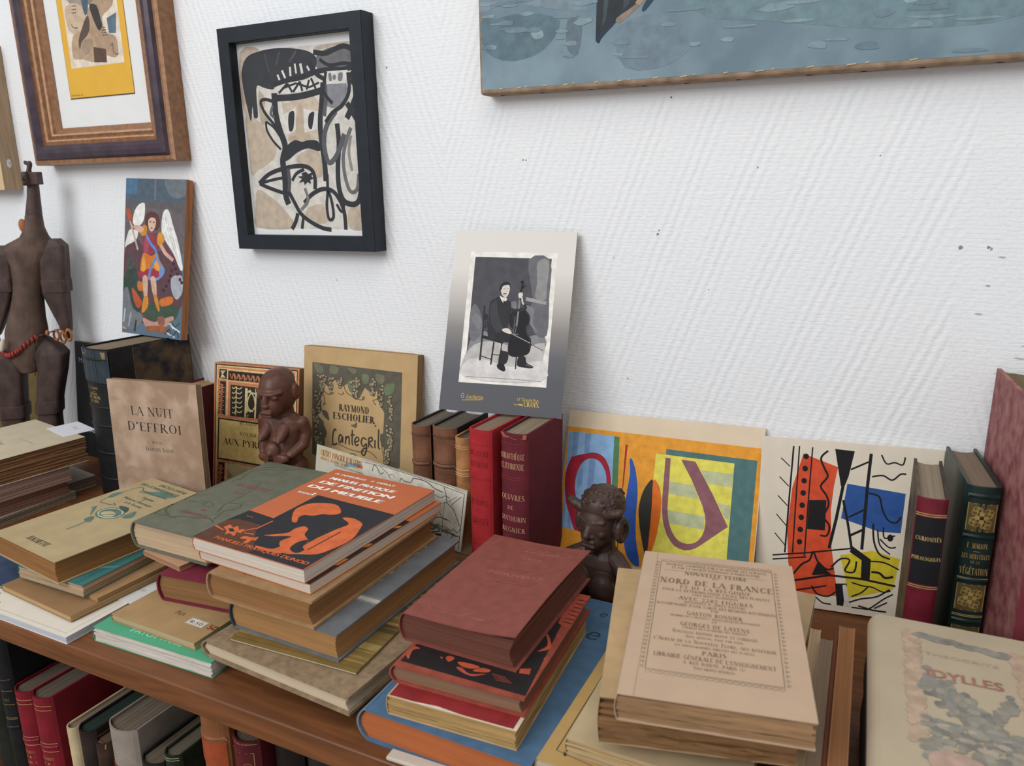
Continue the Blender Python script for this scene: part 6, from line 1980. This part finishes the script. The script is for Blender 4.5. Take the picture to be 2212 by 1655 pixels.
arm(0,[D(-1.405,.394,.015,.015),D(-1.4035,.380,.0205,.021),D(-1.408,.34,.0215,.0225),D(-1.4175,.314,.022,.0222),D(-1.437,.28,.019,.018),D(-1.455,.25,.015,.014),D(-1.462,.238,.011,.011)],(-1.4135,.327))
def leg(st,bx,bz,bw):
    mb=MB(); sect(mb,st,dw,22,4.6); lo=mb.build('leg',doll); carve(lo,.0022,3); mb=MB(); sect(mb,[(bx+.002+ox,0,bz+.0115,bw,.028),(bx-.002+ox,0,bz-.0115,bw,.028)],dw,20,4.6); bevel(mb.build('leg_band',lo),.001,2)
leg([D(-1.34,.232,.012,.015),D(-1.33,.214,.036,.026),D(-1.3235,.202,.0415,.029),D(-1.328,.172,.0365,.028),D(-1.340,.14,.034,.0265),D(-1.3485,.115,.032,.0255),D(-1.355,.085,.0285,.024),D(-1.358,.02,.026,.026),D(-1.358,.0005,.030,.034)],-1.3515,.105,.0335)
leg([D(-1.435,.215,.02,.02),D(-1.440,.2,.034,.027),D(-1.442,.165,.0395,.028),D(-1.447,.13,.0375,.027),D(-1.449,.105,.036,.0255),D(-1.45,.07,.031,.024),D(-1.45,.02,.028,.026),D(-1.45,.0005,.031,.034)],-1.448,.10,.0385)
rb=mat('8f3634',.45,'plain',.2,80); rg=mat('a56a3e',.4,'plain',.25,60); cw=mat('d3c8b6',.35,'plain',.12,60)
pth=smooth_pts([(-1.4415,.2125),(-1.430,.2065),(-1.4176,.2065),(-1.40,.2115),(-1.386,.218),(-1.366,.2275),(-1.347,.2355)],False,3)
for k in range(13):
    t=k/12*(len(pth)-1); i=min(int(t),len(pth)-2); f=t-i; x=pth[i][0]*(1-f)+pth[i+1][0]*f; z=pth[i][1]*(1-f)+pth[i+1][1]*f; dx,dz=pth[i+1][0]-pth[i][0],pth[i+1][1]-pth[i][1]; l=math.hypot(dx,dz); dx/=l;dz/=l
    mb=MB(); rings=[]
    yb=-.0355+.010*abs((x+1.395)/.05)**2
    for q,r in ((-.0036,.0042),(-.0028,.0054),(.0028,.0054),(.0036,.0042)): rings.append([(x+ox+dx*q-dz*r*math.cos(a*.628),yb+r*math.sin(a*.628),z+dz*q+dx*r*math.cos(a*.628)) for a in range(10)])
    mb.loft(rings,rb); mb.build('bead',doll,True)
mb=MB(); ball(mb,(-1.316+ox,-.028,.2425),(.0055,.0055,.0055),rg,8); limb(mb,[(-1.345+ox,-.028,.2365,.0012),(-1.316+ox,-.028,.2425,.0012),(-1.29+ox,-.014,.246,.0012)],dw,6); mb.build('cord',doll,True)
mb=MB(); limb(mb,[(-1.339+ox,-.034,.238,.0013),(-1.352+ox,-.033,.215,.0013),(-1.362+ox,-.032,.19,.0013),(-1.365+ox,-.028,.168,.0013)],dw,6); mb.build('cord',doll,True)
mb=MB(); Rm=Matrix.Rotation(R(25),3,'Y'); ball(mb,(-1.431+ox,-.039,.2255),(.0065,.006,.0125),cw,12,Rm); mb.build('cowrie_shell',doll,True)
def ringm(n,cx,cz,R_,r_,y,m,sq=1,rot=0):
    mb=MB(); N_=18
    rings=[]
    for i in range(N_):
        a=2*math.pi*i/N_; ca,sa=math.cos(a),math.sin(a); rings.append([(cx+ox+(R_+r_*math.cos(b*.785))*ca*sq,y+r_*1.6*math.sin(b*.785),cz+(R_+r_*math.cos(b*.785))*sa) for b in range(8)])
    rings.append(rings[0]); mb.loft(rings,m,True,False); mb.build(n,ARMS[0 if cx>-1.4 else 1],True)
ringm('finger_ring',-1.299,.236,.0085,.0028,-.016,rg,.8); ringm('finger_ring',-1.283,.232,.010,.003,-.014,rg,.7); ringm('finger_ring',-1.268,.235,.0095,.0032,-.012,rg,.75); ringm('finger_ring',-1.4615,.226,.010,.0035,-.014,rg,.8)
mb=MB(); ball(mb,(-1.276+ox,0,.235),(.012,.010,.011),dw,10); mb.build('hand',ARMS[0],True); mb=MB(); ball(mb,(-1.463+ox,0,.231),(.010,.010,.010),dw,10); mb.build('hand',ARMS[1],True)
mb=MB(); ball(mb,(-1.343+ox,-.010,.428),(.010,.005,.0115),rg,12); mb.build('ear_disc',doll,True)
book('hardback_book','olive brown hardback standing against the wall behind the legs of the carved doll',(-1.80,-.03,.002,0,-4,0),(.338,.018,.15),'front',cloth('6a5a32',.15),pages('9c8a66'))
# statuette
sw=mat('5f3d31',.38,'plain',.22,50,.12)
st=empty('kneeling_statuette','small brown wooden statuette clasping its belly, before the frieze and grape covers','figurine',pose((-.790,-.101,0,6,0,0)))
mb=MB(); m=sw
ball(mb,(0,-.003,.2035),(.0265,.029,.0345),m,18); ball(mb,(0,.003,.218),(.0205,.024,.0205),m,14); ball(mb,(0,-.018,.186),(.017,.017,.018),m,12); ball(mb,(0,-.0195,.177),(.0125,.0145,.010),m,10)
ball(mb,(0,-.033,.1945),(.0048,.006,.011),m,10); ball(mb,(0,-.034,.1885),(.0062,.0058,.004),m,8)
limb(mb,[(-.019,-.023,.2075,.0035),(-.010,-.0315,.2055,.0034),(0,-.0335,.2045,.003),(.010,-.0315,.2055,.0034),(.019,-.023,.2075,.0035)],m,8)
for s in(-1,1):
    ball(mb,(.0115*s,-.0295,.2005),(.0065,.0035,.0027),m,8); ball(mb,(.0275*s,.002,.2035),(.004,.008,.0125),m,10)
limb(mb,[(-.007,-.0345,.1785,.0026),(.007,-.0345,.1785,.0026)],m,8); limb(mb,[(-.007,-.0345,.1735,.0024),(.007,-.0345,.1735,.0024)],m,8)
limb(mb,[(0,.002,.178,.0165),(0,.004,.16,.018)],m)
sect(mb,[(0,.002,.168,.020,.016),(0,.003,.16,.034,.020),(0,.003,.15,.0365,.022),(0,.001,.138,.033,.022),(0,-.003,.122,.028,.024),(0,-.005,.108,.027,.025),(0,-.001,.096,.028,.022),(0,.003,.085,.030,.024)],m,24,2.2)
for s in(-1,1):
    limb(mb,[(.013*s,-.012,.150,.011),(.015*s,-.028,.139,.0065),(.0155*s,-.032,.136,.004)],m)
    limb(mb,[(.0335*s,.003,.157,.0095),(.0375*s,.006,.142,.0085),(.0345*s,.001,.124,.0082),(.024*s,-.016,.112,.0068)],m); ball(mb,(.0165*s,-.0265,.1085),(.0095,.0055,.0068),m,10)
    for k in range(4): limb(mb,[(.018*s,-.0285,.1130-.0031*k,.0019),(.006*s,-.0325,.1115-.0031*k,.0016)],m,6)
    limb(mb,[(.018*s,.004,.088,.0165),(.020*s,-.022,.07,.0145),(.019*s,-.018,.03,.012),(.018*s,.012,.012,.0115)],m)
ball(mb,(0,-.027,.119),(.013,.009,.014),m,12); ball(mb,(0,-.036,.1165),(.004,.003,.004),m,8)
sect(mb,[(0,.002,.06,.032,.03),(0,.002,.014,.033,.031),(0,.002,.0005,.033,.031)],m,24,3)
carve(mb.build('carved_body',st),.0011,2)
mb=MB()
for s in(-1,1): limb(mb,[(.0065*s,-.0335,.2003,.0006),(.0165*s,-.0298,.2003,.0006)],ink('2c1b15'),6)
limb(mb,[(-.007,-.0368,.1760,.0005),(.007,-.0368,.1760,.0005)],ink('2c1b15'),6); mb.build('dark_slit_lines',st,True)  # dark rods on the face; shade of eye and mouth slits put into colour
# bust
bw=mat('45332c',.42,'plain',.3,60,.25)
bu=empty('carved_bust','dark carved wooden bust of a person with coiled hair and big ear discs','figurine',pose((-.279,-.140,0,-15,0,0)))
mb=MB(); m=bw
ball(mb,(0,-.002,.112),(.0235,.026,.031),m,18); ball(mb,(0,.004,.131),(.026,.028,.024),m,18); ball(mb,(0,-.012,.098),(.017,.016,.016),m,12); ball(mb,(0,-.017,.0885),(.0105,.0105,.009),m,10)
limb(mb,[(0,-.0235,.1165,.0036),(0,-.0275,.107,.0045),(0,-.0295,.1025,.0048)],m,8); limb(mb,[(-.0055,-.0255,.1015,.003),(.0055,-.0255,.1015,.003)],m,8)
limb(mb,[(-.0065,-.0255,.0945,.0028),(.0065,-.0255,.0945,.0028)],m,8); limb(mb,[(-.0065,-.0255,.0892,.003),(.0065,-.0255,.0892,.003)],m,8); ball(mb,(0,-.021,.0825),(.0065,.006,.005),m,8)
limb(mb,[(-.016,-.0195,.1195,.0026),(-.006,-.0245,.1185,.0026)],m,8); limb(mb,[(.016,-.0195,.1195,.0026),(.006,-.0245,.1185,.0026)],m,8)
for s in(-1,1):
    ball(mb,(.0098*s,-.0215,.1135),(.005,.003,.0025),m,8); ball(mb,(.013*s,-.018,.105),(.006,.006,.006),m,8)
    limb(mb,[(.018*s,-.014,.129,.0062),(.027*s,-.015,.1325,.006),(.033*s,-.014,.1345,.0055)],m,10)
    N_=14; rings=[]
    for i in range(N_+1):
        a=2*math.pi*i/N_; rings.append([(.0275*s+(.003 if b in(0,1,2,7) else -.003)*0+.0045*math.sin(b*.785)*s,.002+(.0095+.0045*math.cos(b*.785))*math.cos(a)*.9,.107+(.0115+.005*math.cos(b*.785))*math.sin(a)) for b in range(8)])
    mb.loft(rings,m,True,False); ball(mb,(.0265*s,.002,.107),(.0025,.009,.011),m,8)
    limb(mb,[(.020*s,.001,.067,.012),(.031*s,-.003,.0615,.0115),(.040*s,-.007,.057,.0105)],m,12); ball(mb,(.016*s,-.020,.038),(.0165,.016,.019),m,14)
limb(mb,[(0,.003,.09,.0155),(0,.004,.066,.0165)],m)
sect(mb,[(0,.004,.078,.0155,.014),(0,.003,.069,.025,.018),(0,.002,.06,.031,.021),(0,.001,.045,.0315,.022),(0,0,.028,.0305,.021),(0,.002,.012,.027,.02),(0,.003,.0005,.024,.019)],m,24,2.3)
for k in range(7): limb(mb,[(.0195-.001*k,-.018+.006*k,.1375+.002*k,.0016),(.0235-.0012*k,-.014+.006*k,.130+.0022*k,.0016)],m,6)
rr=random.Random(6)
for k in range(46):
    a=rr.uniform(-1.9,1.9);t=rr.uniform(.25,1.35); ball(mb,(.0258*math.sin(t)*math.sin(a),.004-.0278*math.sin(t)*math.cos(a),.131+.0238*math.cos(t)),(.0022,.0022,.0018),m,5)
carve(mb.build('carved_body',bu),.00095,1)
